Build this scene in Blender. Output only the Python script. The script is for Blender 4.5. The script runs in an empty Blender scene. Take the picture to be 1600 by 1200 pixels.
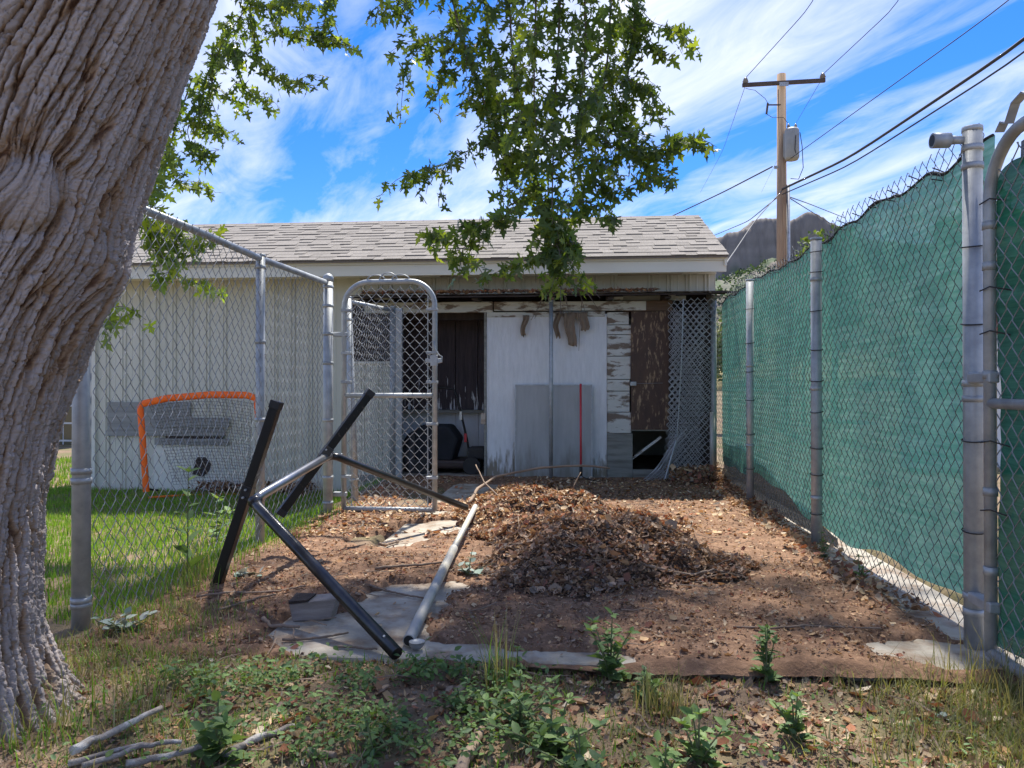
import bpy, math, random
import numpy as np
from mathutils import Vector, Matrix
R = math.radians
rng = np.random.default_rng(7)
random.seed(7)
sc = bpy.context.scene
C = sc.collection

# ------------------------------------------------------------------ camera, sky, sun, exposure
cam = bpy.data.cameras.new('camera'); cam.lens = 26.19; cam.sensor_width = 36
cam.clip_start = 0.05; cam.clip_end = 6000
co = bpy.data.objects.new('camera', cam); C.objects.link(co)
co.location = (0, 0, 1.0); co.rotation_euler = (R(90.345), 0, R(4.67))
sc.camera = co
SUN_EL, SUN_AZ = R(61), R(11)            # azimuth from +Y towards +X
w = bpy.data.worlds.new('World'); sc.world = w; w.use_nodes = True
nt = w.node_tree; N = nt.nodes; L = nt.links; N.clear()
def wn(t, **k):
    n = N.new(t)
    for a, b in k.items(): setattr(n, a, b)
    return n
sky = wn('ShaderNodeTexSky', sky_type='NISHITA', sun_disc=False, sun_elevation=SUN_EL, sun_rotation=SUN_AZ)
sky.air_density = 1.0; sky.dust_density = 0.25; sky.ozone_density = 3.0
hsv = wn('ShaderNodeHueSaturation'); hsv.inputs['Saturation'].default_value = 1.4; hsv.inputs['Value'].default_value = 0.47
L.new(sky.outputs[0], hsv.inputs['Color'])
tc = wn('ShaderNodeTexCoord'); sep = wn('ShaderNodeSeparateXYZ'); L.new(tc.outputs['Generated'], sep.inputs[0])
def wm(op, a, b=None):
    n = wn('ShaderNodeMath', operation=op)
    for i, v in enumerate((a, b)):
        if v is None: continue
        if isinstance(v, (int, float)): n.inputs[i].default_value = v
        else: L.new(v, n.inputs[i])
    return n.outputs[0]
zz = wm('ADD', wm('MAXIMUM', sep.outputs[2], 0.0), 0.10)
u = wm('DIVIDE', sep.outputs[0], zz); v = wm('DIVIDE', sep.outputs[1], zz)
al = wm('SUBTRACT', wm('MULTIPLY', u, 0.50), wm('MULTIPLY', v, 0.87))
ac = wm('ADD', wm('MULTIPLY', u, 0.87), wm('MULTIPLY', v, 0.50))
cmb = wn('ShaderNodeCombineXYZ'); L.new(wm('MULTIPLY', al, 0.5), cmb.inputs[0]); L.new(wm('MULTIPLY', ac, 1.25), cmb.inputs[1])
cmb.inputs[2].default_value = 3.7
n1 = wn('ShaderNodeTexNoise'); n1.inputs['Scale'].default_value = 1.3; n1.inputs['Detail'].default_value = 9
n1.inputs['Roughness'].default_value = 0.56; n1.inputs['Distortion'].default_value = 0.7; L.new(cmb.outputs[0], n1.inputs['Vector'])
n2 = wn('ShaderNodeTexNoise'); n2.inputs['Scale'].default_value = 3.6; n2.inputs['Detail'].default_value = 8
n2.inputs['Roughness'].default_value = 0.62; n2.inputs['Distortion'].default_value = 1.2; L.new(cmb.outputs[0], n2.inputs['Vector'])
den = wm('ADD', wm('MULTIPLY', n1.outputs[0], 0.72), wm('MULTIPLY', n2.outputs[0], 0.30))
cr = wn('ShaderNodeValToRGB'); L.new(den, cr.inputs[0])
cr.color_ramp.elements[0].position = 0.42; cr.color_ramp.elements[0].color = (0, 0, 0, 1)
cr.color_ramp.elements[1].position = 0.68; cr.color_ramp.elements[1].color = (1, 1, 1, 1)
tn = wn('ShaderNodeMixRGB', blend_type='MULTIPLY'); tn.inputs[0].default_value = 1; tn.inputs[2].default_value = (.55, .64, .90, 1); L.new(hsv.outputs[0], tn.inputs[1])
mx = wn('ShaderNodeMixRGB'); L.new(wm('MULTIPLY', cr.outputs[0], 0.95), mx.inputs[0]); L.new(tn.outputs[0], mx.inputs[1])
mx.inputs[2].default_value = (2.4, 2.5, 2.8, 1)
bg = wn('ShaderNodeBackground'); bg.inputs[1].default_value = 0.10; L.new(mx.outputs[0], bg.inputs[0])
wo = wn('ShaderNodeOutputWorld'); L.new(bg.outputs[0], wo.inputs[0])
sl = bpy.data.lights.new('sun', 'SUN'); sl.energy = 2.0; sl.angle = R(1.6); sl.color = (1, 0.95, 0.87)
so = bpy.data.objects.new('sun', sl); C.objects.link(so)
sd = Vector((math.sin(SUN_AZ)*math.cos(SUN_EL), math.cos(SUN_AZ)*math.cos(SUN_EL), math.sin(SUN_EL)))
so.rotation_euler = sd.to_track_quat('Z', 'Y').to_euler(); so.location = (3, 12, 20)
vs = sc.view_settings; vs.view_transform = 'Standard'; vs.look = 'None'; vs.exposure = 2.28; vs.gamma = 1; vs.use_curve_mapping = False
sc.cycles.max_bounces = 8; sc.cycles.transparent_max_bounces = 16

# ------------------------------------------------------------------ helpers
def tag(o, label=None, cat=None, group=None, kind=None):
    if label: o['label'] = label
    if cat: o['category'] = cat
    if group: o['group'] = group
    if kind: o['kind'] = kind
    return o
def empty(name, loc=(0, 0, 0), rz=0):
    o = bpy.data.objects.new(name, None); C.objects.link(o); o.location = loc; o.rotation_euler = (0, 0, rz); o.empty_display_size = .1
    return o
def link(name, me, parent=None, loc=None):
    o = bpy.data.objects.new(name, me); C.objects.link(o)
    if parent: o.parent = parent
    if loc is not None: o.location = loc
    return o
def mesh(name, V, F, mat=None, smooth=False, col=None, attr=None):
    """V (n,3); F either an (m,k) array or a list of index tuples; col (n,3); attr {name: (n,)}"""
    me = bpy.data.meshes.new(name)
    V = np.asarray(V, np.float32)
    if isinstance(F, np.ndarray):
        m, k = F.shape
        me.vertices.add(len(V)); me.vertices.foreach_set('co', V.ravel())
        me.loops.add(m*k); me.loops.foreach_set('vertex_index', F.astype(np.int32).ravel())
        me.polygons.add(m); me.polygons.foreach_set('loop_start', np.arange(0, m*k, k, dtype=np.int32))
        me.update(calc_edges=True)
    else:
        me.from_pydata(V.tolist(), [], F); me.update()
    if smooth: me.polygons.foreach_set('use_smooth', np.ones(len(me.polygons), bool))
    if col is not None:
        a = me.color_attributes.new('Col', 'FLOAT_COLOR', 'POINT')
        c = np.ones((len(V), 4), np.float32); c[:, :3] = col; a.data.foreach_set('color', c.ravel())
    for k_, v_ in (attr or {}).items():
        a = me.attributes.new(k_, 'FLOAT', 'POINT'); a.data.foreach_set('value', np.asarray(v_, np.float32))
    if mat: me.materials.append(mat)
    me.validate(); return me
class G:
    """collects boxes, tubes and prisms for ONE mesh object"""
    def __init__(s): s.v = []; s.f = []
    def add(s, V, F):
        b = len(s.v); s.v += [tuple(p) for p in V]; s.f += [tuple(i+b for i in f) for f in F]; return s
    def box(s, lo, hi, M=None):
        x0, y0, z0 = lo; x1, y1, z1 = hi
        V = [(x0,y0,z0),(x1,y0,z0),(x1,y1,z0),(x0,y1,z0),(x0,y0,z1),(x1,y0,z1),(x1,y1,z1),(x0,y1,z1)]
        if M is not None: V = [tuple(M @ Vector(p)) for p in V]
        return s.add(V, [(3,2,1,0),(4,5,6,7),(0,1,5,4),(1,2,6,5),(2,3,7,6),(3,0,4,7)])
    def tube(s, P, r, n=12, cap=True, square=False, closed=False):
        P = [Vector(p) for p in P]; m = len(P)
        rr = r if isinstance(r, (list, tuple)) else [r]*m
        V = []; nrm = None
        for i, p in enumerate(P):
            if closed: t = P[(i+1) % m]-P[i-1]
            else: t = P[min(i+1, m-1)]-P[max(i-1, 0)]
            t.normalize()
            if nrm is None:
                nrm = t.cross(Vector((0, 0, 1)) if abs(t.z) < .9 else Vector((1, 0, 0))).normalized()
            else:
                nrm = (nrm - t*nrm.dot(t)).normalized()
            bn = t.cross(nrm)
            for k in range(n):
                a = 2*math.pi*k/n + (math.pi/4 if square else 0)
                V.append(p + (nrm*math.cos(a)+bn*math.sin(a))*rr[i])
        F = []
        for i in range(m if closed else m-1):
            for k in range(n):
                j = (i+1) % m
                F.append((i*n+k, i*n+(k+1) % n, j*n+(k+1) % n, j*n+k))
        if cap and not closed:
            F.append(tuple(range(n))[::-1]); F.append(tuple((m-1)*n+k for k in range(n)))
        return s.add(V, F)
    def prism(s, poly, axis, a, b):
        """polygon (2D) extruded along axis 0/1/2 from a to b"""
        n = len(poly)
        def mk(p, t):
            q = list(p); q.insert(axis, t); return tuple(q)
        V = [mk(p, a) for p in poly]+[mk(p, b) for p in poly]
        F = [tuple(range(n))[::-1], tuple(range(n, 2*n))]+[(i, (i+1) % n, n+(i+1) % n, n+i) for i in range(n)]
        return s.add(V, F)
    def build(s, name, mat, parent=None, bevel=0, smooth=False, loc=None):
        me = mesh(name, s.v, s.f, mat)
        if smooth:
            me.polygons.foreach_set('use_smooth', [len(p.vertices) == 4 for p in me.polygons])
        o = link(name, me, parent, loc)
        if bevel:
            b = o.modifiers.new('bevel', 'BEVEL'); b.width = bevel; b.segments = 2; b.limit_method = 'ANGLE'
        return o
def hash2(ix, iy, s=0):
    h = (ix.astype(np.int64)*374761393 + iy.astype(np.int64)*668265263 + s*974711) & 0xffffffff
    h = ((h ^ (h >> 13))*1274126177) & 0xffffffff
    h = ((h ^ (h >> 15))*2246822519) & 0xffffffff
    return ((h ^ (h >> 16)) & 0xffffff)/float(0x1000000)
def vnoise(x, y, s=0):
    x = np.asarray(x, float); y = np.asarray(y, float)
    ix = np.floor(x); iy = np.floor(y); fx = x-ix; fy = y-iy
    fx = fx*fx*fx*(fx*(fx*6-15)+10); fy = fy*fy*fy*(fy*(fy*6-15)+10)
    a = hash2(ix, iy, s); b = hash2(ix+1, iy, s); c = hash2(ix, iy+1, s); d = hash2(ix+1, iy+1, s)
    return (a+(b-a)*fx)*(1-fy)+(c+(d-c)*fx)*fy
def fbm(x, y, s=0, o=4, g=.5):
    t = 0; a = 1; n = 0; x = np.asarray(x, float); y = np.asarray(y, float)
    for i in range(o):
        t = t+a*vnoise(x, y, s+i*17); n += a; a *= g; x = x*2.03+3.1; y = y*2.03+1.7
    return t/n
def sstep(a, b, x):
    t = np.clip((np.asarray(x, float)-a)/(b-a), 0, 1); return t*t*(3-2*t)
def voro(x, y, s=0):
    ix = np.floor(x); iy = np.floor(y); f1 = np.full(x.shape, 9.); f2 = np.full(x.shape, 9.); cid = np.zeros(x.shape)
    for dx in (-1, 0, 1):
        for dy in (-1, 0, 1):
            cx = ix+dx; cy = iy+dy
            d = np.hypot(cx+.1+.8*hash2(cx, cy, s)-x, cy+.1+.8*hash2(cx, cy, s+5)-y)
            n = d < f1
            f2 = np.where(n, f1, np.minimum(f2, d)); cid = np.where(n, hash2(cx, cy, s+9), cid); f1 = np.where(n, d, f1)
    return f1, f2, cid
def basis(nrm, fwd):
    """rotation matrices (n,3,3), columns x,y,z with z = nrm and y close to fwd"""
    nrm = nrm/np.linalg.norm(nrm, axis=1, keepdims=True)
    y = fwd-nrm*np.sum(fwd*nrm, 1, keepdims=True); y /= np.linalg.norm(y, axis=1, keepdims=True)+1e-9
    x = np.cross(y, nrm); return np.stack([x, y, nrm], 2)
def scatter(tV, tF, pos, rot, scl, col):
    """many copies of a small template in one mesh: arrays V, F, colours"""
    n = len(pos); k = len(tV)
    V = np.einsum('nij,kj->nki', rot, tV)*np.asarray(scl).reshape(n, 1, -1)+pos[:, None, :]
    F = (tF[None]+(np.arange(n)*k)[:, None, None]).reshape(-1, tF.shape[1])
    c = np.repeat(col, k, axis=0)
    return V.reshape(-1, 3), F, c
def join(parts):
    V = []; F = []; Cc = []; b = 0
    for v_, f_, c_ in parts:
        V.append(v_); F.append(f_+b); Cc.append(c_); b += len(v_)
    return np.concatenate(V), np.concatenate(F), np.concatenate(Cc)

# ------------------------------------------------------------------ materials
def mat(name, c1, c2=None, scale=6, rough=.6, metal=0, bump=0, bscale=40, stretch=(1, 1, 1), pos=(.35, .65), c3=None, c3scale=2, c3pos=(.55, .7), spec=.4, rnd=0, detail=6, coords='Object', foot=0):
    m = bpy.data.materials.new(name); m.use_nodes = True; t = m.node_tree; n = t.nodes; l = t.links
    b = n['Principled BSDF']; b.inputs['Roughness'].default_value = rough; b.inputs['Metallic'].default_value = metal
    b.inputs['Specular IOR Level'].default_value = spec
    tx = n.new('ShaderNodeTexCoord'); mp = n.new('ShaderNodeMapping'); mp.inputs['Scale'].default_value = stretch
    l.new(tx.outputs[coords], mp.inputs[0]); vec = mp.outputs[0]
    if rnd:
        oi = n.new('ShaderNodeObjectInfo'); va = n.new('ShaderNodeVectorMath'); va.operation = 'ADD'
        ml = n.new('ShaderNodeMath'); ml.operation = 'MULTIPLY'; ml.inputs[1].default_value = 37; l.new(oi.outputs['Random'], ml.inputs[0])
        l.new(mp.outputs[0], va.inputs[0]); l.new(ml.outputs[0], va.inputs[1]); vec = va.outputs[0]
    out = None
    def noise(s, d=detail):
        q = n.new('ShaderNodeTexNoise'); q.inputs['Scale'].default_value = s; q.inputs['Detail'].default_value = d; q.inputs['Roughness'].default_value = .6
        l.new(vec, q.inputs['Vector']); return q.outputs[0]
    def ramp(f, p, a, bcol):
        r = n.new('ShaderNodeValToRGB'); e = r.color_ramp.elements
        e[0].position, e[1].position = p; e[0].color = (*a, 1); e[1].color = (*bcol, 1); l.new(f, r.inputs[0]); return r.outputs[0]
    if c2 is None: c2 = tuple(x*.8 for x in c1)
    out = ramp(noise(scale), pos, c1, c2)
    if c3:
        mxn = n.new('ShaderNodeMixRGB'); fc = ramp(noise(c3scale), c3pos, (0, 0, 0), (1, 1, 1))
        if foot:                                     # mildew that starts at the foot of the sheet
            sz = n.new('ShaderNodeSeparateXYZ'); l.new(tx.outputs['Object'], sz.inputs[0]); fm = n.new('ShaderNodeMapRange'); fm.inputs[1].default_value = foot; fm.inputs[2].default_value = .05
            fm.inputs[3].default_value = -.22; fm.inputs[4].default_value = .22; l.new(sz.outputs[2], fm.inputs[0]); nz = n.new('ShaderNodeMath'); nz.operation = 'ADD'
            l.new(noise(c3scale), nz.inputs[0]); l.new(fm.outputs[0], nz.inputs[1]); fc = ramp(nz.outputs[0], c3pos, (0, 0, 0), (1, 1, 1))
        l.new(fc, mxn.inputs[0]); l.new(out, mxn.inputs[1])
        mxn.inputs[2].default_value = (*c3, 1); out = mxn.outputs[0]
    if rnd:
        hv = n.new('ShaderNodeHueSaturation'); mr = n.new('ShaderNodeMapRange'); mr.inputs[3].default_value = 1-rnd; mr.inputs[4].default_value = 1+rnd
        l.new(oi.outputs['Random'], mr.inputs[0]); l.new(mr.outputs[0], hv.inputs['Value']); l.new(out, hv.inputs['Color']); out = hv.outputs[0]
    l.new(out, b.inputs['Base Color'])
    if bump:
        bp = n.new('ShaderNodeBump'); bp.inputs['Strength'].default_value = bump; bp.inputs['Distance'].default_value = .01
        l.new(noise(bscale, 8), bp.inputs['Height']); l.new(bp.outputs[0], b.inputs['Normal'])
    return m
def leafmat(name, trans=.35, rough=.5, spec=.35, tint=(1.3, 1.25, .5)):
    m = bpy.data.materials.new(name); m.use_nodes = True; t = m.node_tree; n = t.nodes; l = t.links
    b = n['Principled BSDF']; b.inputs['Roughness'].default_value = rough; b.inputs['Specular IOR Level'].default_value = spec
    a = n.new('ShaderNodeAttribute'); a.attribute_name = 'Col'; l.new(a.outputs['Color'], b.inputs['Base Color'])
    tr = n.new('ShaderNodeBsdfTranslucent'); mu = n.new('ShaderNodeMixRGB'); mu.blend_type = 'MULTIPLY'; mu.inputs[0].default_value = 1
    l.new(a.outputs['Color'], mu.inputs[1]); mu.inputs[2].default_value = (*tint, 1); l.new(mu.outputs[0], tr.inputs[0])
    ms = n.new('ShaderNodeMixShader'); ms.inputs[0].default_value = trans; l.new(b.outputs[0], ms.inputs[1]); l.new(tr.outputs[0], ms.inputs[2])
    l.new(ms.outputs[0], n['Material Output'].inputs[0]); return m
def fabricmat(name, c1, c2, clear, trans=.5, scale=(3, 3, 60)):
    m = bpy.data.materials.new(name); m.use_nodes = True; t = m.node_tree; n = t.nodes; l = t.links
    b = n['Principled BSDF']; b.inputs['Roughness'].default_value = .75; b.inputs['Specular IOR Level'].default_value = .2
    tx = n.new('ShaderNodeTexCoord'); mp = n.new('ShaderNodeMapping'); mp.inputs['Scale'].default_value = scale; l.new(tx.outputs['Object'], mp.inputs[0])
    q = n.new('ShaderNodeTexNoise'); q.inputs['Scale'].default_value = 2.5; q.inputs['Detail'].default_value = 6; l.new(mp.outputs[0], q.inputs[0])
    r = n.new('ShaderNodeValToRGB'); e = r.color_ramp.elements; e[0].position = .35; e[1].position = .68; e[0].color = (*c1, 1); e[1].color = (*c2, 1)
    l.new(q.outputs[0], r.inputs[0]); l.new(r.outputs[0], b.inputs['Base Color'])
    tr = n.new('ShaderNodeBsdfTranslucent'); l.new(r.outputs[0], tr.inputs[0])
    ms = n.new('ShaderNodeMixShader'); ms.inputs[0].default_value = trans; l.new(b.outputs[0], ms.inputs[1]); l.new(tr.outputs[0], ms.inputs[2])
    tp = n.new('ShaderNodeBsdfTransparent'); m2 = n.new('ShaderNodeMixShader')
    mr = n.new('ShaderNodeMapRange'); mr.inputs[1].default_value = .3; mr.inputs[2].default_value = .75; mr.inputs[3].default_value = clear*.5; mr.inputs[4].default_value = clear*1.6
    l.new(q.outputs[0], mr.inputs[0]); l.new(mr.outputs[0], m2.inputs[0]); l.new(ms.outputs[0], m2.inputs[1]); l.new(tp.outputs[0], m2.inputs[2])
    l.new(m2.outputs[0], n['Material Output'].inputs[0]); return m

galv = mat('galvanised_steel', (.43, .45, .46), (.31, .33, .345), 14, .5, .4, .05, 60, rnd=.08, c3=(.28, .28, .28), c3scale=5, c3pos=(.58, .75))
wire = mat('galvanised_wire', (.34, .35, .36), (.24, .25, .26), 5, .5, .5)
wire_bright = mat('clean_wire', (.55, .56, .58), (.42, .43, .45), 5, .45, .4)
wire_dark = mat('weathered_wire', (.22, .23, .23), (.14, .15, .15), 4, .55, .45)
blackmetal = mat('black_enamel', (.008, .008, .009), (.014, .013, .013), 8, .3, 0, .08, 40, spec=.4, c3=(.10, .075, .06), c3scale=26, c3pos=(.64, .70))
darktube = mat('worn_dark_tube', (.10, .10, .105), (.045, .045, .048), 5, .3, .8, .04, 50, stretch=(1, 1, 1), c3=(.16, .12, .09), c3scale=7, c3pos=(.62, .8))
oldpipe = mat('old_galvanised_pipe', (.48, .47, .44), (.36, .36, .35), 9, .6, .35, .15, 50, c3=(.55, .50, .38), c3scale=3, c3pos=(.45, .65))
concrete = mat('concrete', (.44, .40, .335), (.31, .28, .23), 4.5, .92, 0, .5, 45, c3=(.22, .15, .10), c3scale=6, c3pos=(.46, .68), spec=.2)
sidingm = mat('cream_metal_siding', (.63, .615, .52), (.57, .56, .47), 1.5, .5, 0, .03, 8, stretch=(1, 1, .3), c3=(.44, .43, .37), c3scale=1.2, c3pos=(.58, .85))
trimm = mat('cream_trim_paint', (.72, .71, .63), (.65, .64, .56), 3, .55, 0, .06, 25, stretch=(.3, 1, 1))
rawwood = mat('bare_trim_wood', (.36, .24, .16), (.52, .47, .40), 4, .8, 0, .2, 30, stretch=(.3, 1, 3))
shinglem = mat('shingle_granules', (.27, .25, .228), (.20, .182, .165), 60, .95, 0, .5, 160, rnd=.12, spec=.15)
shingled = mat('shingle_dark_granules', (.25, .22, .195), (.19, .17, .15), 60, .95, 0, .5, 160, rnd=.15, spec=.15)
whiteply = mat('weathered_white_plywood', (.78, .80, .82), (.68, .70, .72), 5, .75, 0, .5, 40, stretch=(5, 1, .9), c3=(.26, .23, .18), c3scale=5, c3pos=(.50, .70), foot=.5)
peel = mat('peeling_white_paint', (.62, .62, .58), (.55, .55, .50), 6, .8, 0, .5, 30, stretch=(.8, 1, 2.5), c3=(.20, .155, .12), c3scale=5, c3pos=(.52, .58))
greyboard = mat('grey_bare_board', (.30, .30, .27), (.20, .20, .18), 4, .85, 0, .4, 30, stretch=(.6, 1, 5), c3=(.12, .11, .09), c3scale=3, c3pos=(.5, .75))
greyply = mat('grey_plywood_patch', (.33, .33, .31), (.24, .24, .23), 4, .85, 0, .3, 30, stretch=(.5, 1, 7))
browndoor = mat('brown_weathered_door', (.075, .045, .036), (.11, .066, .045), 4, .7, 0, .5, 30, stretch=(4, 1, 1.2), c3=(.36, .25, .15), c3scale=8, c3pos=(.56, .66))
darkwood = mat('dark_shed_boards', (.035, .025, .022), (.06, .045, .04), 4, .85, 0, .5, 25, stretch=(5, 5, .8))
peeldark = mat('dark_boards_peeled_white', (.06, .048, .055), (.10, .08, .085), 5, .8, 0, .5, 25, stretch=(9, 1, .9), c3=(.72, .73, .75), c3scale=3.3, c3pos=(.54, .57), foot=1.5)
intwhite = mat('dull_white_interior', (.72, .74, .76), (.60, .62, .64), 3, .85, 0, .2, 20, stretch=(3, 1, .6))
orange = mat('orange_fabric_sleeve', (1.0, .17, .012), (.95, .14, .01), 6, .6)
redm = mat('red_handle', (.62, .05, .07), (.50, .04, .05), 8, .4)
blackplastic = mat('black_plastic', (.015, .015, .016), (.025, .025, .026), 9, .5)
hemm = mat('black_hem_webbing', (.022, .022, .022), (.04, .038, .036), 9, .8, 0, .3, 40)
polewood = mat('treated_pole_wood', (.42, .29, .18), (.30, .20, .125), 5, .85, 0, .35, 20, stretch=(4, 4, .35), c3=(.24, .16, .10), c3scale=1.4, c3pos=(.5, .75))
crosswood = mat('grey_crossarm_wood', (.11, .085, .07), (.07, .055, .05), 5, .85, 0, .2, 20)
transm = mat('transformer_grey', (.33, .34, .325), (.27, .28, .265), 3, .5)
porcelain = mat('grey_porcelain', (.28, .28, .29), None, 5, .3)
cablem = mat('black_cable', (.03, .03, .032), None, 5, .6)
soilm = mat('litter_strewn_soil', (.25, .153, .098), (.15, .09, .06), 7, .97, 0, .9, 55, c3=(.32, .20, .13), c3scale=22, c3pos=(.52, .66), spec=.1, coords='Object')
groundm = mat('bare_ground', (.25, .18, .125), (.16, .115, .08), 5, .97, 0, .9, 50, c3=(.13, .135, .06), c3scale=1.3, c3pos=(.45, .7), spec=.1)
pilem = mat('decaying_leaf_mould', (.12, .08, .058), (.065, .045, .034), 12, .97, 0, .9, 45, c3=(.13, .085, .06), c3scale=25, c3pos=(.52, .66), spec=.1)
twigm = mat('dry_twig_bark', (.30, .22, .16), (.20, .145, .105), 9, .9, 0, .3, 40, rnd=.25)
greystick = mat('weathered_grey_stick', (.36, .32, .285), (.17, .145, .125), 14, .9, 0, .9, 60, rnd=.15, c3=(.46, .44, .41), c3scale=20, c3pos=(.5, .62))
greenscreen = fabricmat('green_shade_cloth', (.115, .36, .265), (.22, .49, .385), .05, .5, scale=(2.2, 2.2, 26))
darkscreen = fabricmat('dark_green_shade_cloth', (.014, .11, .07), (.03, .17, .11), .03, .35)
greyscreen = fabricmat('grey_ground_cloth', (.035, .045, .05), (.06, .07, .075), .05, .3)
mapleleaf = leafmat('maple_leaf', .52, .42, tint=(1.8, 1.65, .5))
weedleaf = leafmat('weed_leaf', .3, .55, .25)
grassm = leafmat('grass_blade', .35, .6, .2)
dryleaf = leafmat('dry_leaf', .15, .8, .15, (1.2, .9, .6))
woodtwig = mat('young_twig_bark', (.10, .075, .055), (.16, .13, .10), 9, .8)

# ------------------------------------------------------------------ ground, slab, soil
def axis(lo, hi, step, far, n=22):
    core = np.arange(lo, hi+1e-6, step); g = np.geomspace(step*2, far, n)
    return np.concatenate([(lo-g)[::-1], core, hi+g])
def gz(x, y):
    x = np.asarray(x, float); y = np.asarray(y, float)
    near = 1-sstep(20, 60, np.hypot(x, y))
    z = (fbm(x*1.3, y*1.3, 3)-.5)*.05*near+(fbm(x*7, y*7, 5)-.5)*.03*near
    z += -.19*sstep(-2.0, -2.5, x)*sstep(3.2, 7.4, y)
    z += -.19*sstep(9, 14, y)*sstep(-2.5, -2, x)
    z += -.035*sstep(-.6, .2, x)*sstep(1.5, 2.3, y)*(1-sstep(2.7, 2.9, y))
    inside = sstep(-1.32, -1.2, x)*(1-sstep(1.78, 1.86, x))*sstep(2.74, 2.86, y)*(1-sstep(8.6, 8.8, y))
    z = z*(1-inside)-.16*inside
    z += .05*np.exp(-((x+1.86)**2+(y-2.05)**2)/.32)      # soil banked up round the trunk
    return z
gx = axis(-6, 3, .03, 3000); gy = axis(.6, 9, .03, 3000)
GX, GY = np.meshgrid(gx, gy); GZ = gz(GX, GY)
def grid_faces(nx, ny):
    i = np.arange(ny-1)[:, None]*nx+np.arange(nx-1)[None]
    return np.stack([i, i+1, i+nx+1, i+nx], -1).reshape(-1, 4)
tag(link('ground', mesh('ground', np.stack([GX, GY, GZ], -1).reshape(-1, 3), grid_faces(len(gx), len(gy)), groundm, True)), kind='structure')
# slab in three pours with open joints
for a, b, y0, y1 in ((-1.24, 1.80, 2.72, 4.60), (-1.24, 1.80, 4.61, 6.40), (-1.24, 1.80, 6.41, 8.36)):
    tag(G().box((a, y0, -.12), (b, y1, 0)).build('concrete_slab', concrete, bevel=.012), kind='structure')
BLOBS = [(-.92, 2.98, .33, .30), (-.80, 3.42, .22, .34), (-.66, 3.68, .14, .16), (-.55, 2.80, .3, .1), (-1.22, 4.82, .26, .24), (-1.02, 5.25, .30, .22), (-1.16, 5.9, .2, .14), (-.92, 5.46, .16, .12),
         (-1.15, 6.9, .34, .45), (-1.35, 6.35, .2, .22), (-1.0, 7.4, .3, .4), (-.02, 2.78, .22, .07), (1.36, 2.92, .24, .16), (1.62, 4.2, .15, 1.6)]
def cover(x, y):
    x = np.asarray(x, float); y = np.asarray(y, float)
    c = .022+.035*(fbm(x*2.2, y*2.2, 11)-.5)+.022*(fbm(x*9, y*9, 12)-.5)+.014*(fbm(x*26, y*26, 13, 2)-.5)
    wob = .45*(fbm(x*6, y*6, 21, 4, .6)-.5)+.16*(fbm(x*24, y*24, 22, 3, .6)-.5)
    for bx, by, rx, ry in BLOBS:
        d = np.hypot((x-bx)/rx, (y-by)/ry)+wob*1.6
        c = c-.07*(1-sstep(.75, 1.2, d))
    edge = np.minimum.reduce([x+2.0, 1.66-x, y-2.66, 8.38-y])+wob*.12
    return np.where(edge < .06, np.minimum(c, (edge-.03)*.6), c)
MOUNDS = [(.22, 4.30, .85, .72, .23, 0), (.0, 3.8, .5, .40, .08, 0), (.62, 4.15, .4, .4, .06, 0), (-.25, 5.75, .72, .62, .20, 0), (.35, 5.4, .6, .6, .09, 0), (-.4, 6.6, .6, .6, .11, 0), (-.1, 4.9, .6, .6, .14, 0)]
def mound(x, y):
    x = np.asarray(x, float); y = np.asarray(y, float); m = 0
    for bx, by, rx, ry, h, _ in MOUNDS:
        d = np.hypot((x-bx)/rx, (y-by)/ry)+.5*(fbm(x*3, y*3, 31)-.5)
        m = np.maximum(m, h*(1-sstep(.05, 1.05, d)))
    k = np.clip(m/.08, 0, 1)
    return m+k*(.10*(fbm(x*5, y*5, 33)-.5)+.07*(fbm(x*15, y*15, 34, 3, .6)-.5))
xs = np.arange(-2.05, 1.70, .018); ys = np.arange(2.68, 8.42, .018)
X, Y = np.meshgrid(xs, ys)
tag(link('soil', mesh('soil', np.stack([X, Y, cover(X, Y)], -1).reshape(-1, 3), grid_faces(len(xs), len(ys)), soilm, True)), kind='structure')
def topz(x, y):
    ins = (x > -2.0) & (x < 1.62) & (y > 2.76) & (y < 8.3)
    s = np.where(ins, np.maximum(np.where(x > -1.24, 0, gz(x, y)), cover(x, y)), gz(x, y))
    m = mound(x, y)
    return np.where(m > .02, np.maximum(s, m), s)
pile = empty('leaf_pile', (.1, 4.8, 0)); tag(pile, 'long heap of raked dead brown leaves in the middle of the yard', 'leaf pile')
xs = np.arange(-1.2, 1.5, .016); ys = np.arange(3.2, 7.2, .016); X, Y = np.meshgrid(xs, ys)
Zm = mound(X, Y); Zm = np.where(Zm > .012, Zm, -.03)
link('mould_core', mesh('mould_core', np.stack([X-.1, Y-4.8, Zm], -1).reshape(-1, 3), grid_faces(len(xs), len(ys)), pilem, True), pile)

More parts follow.
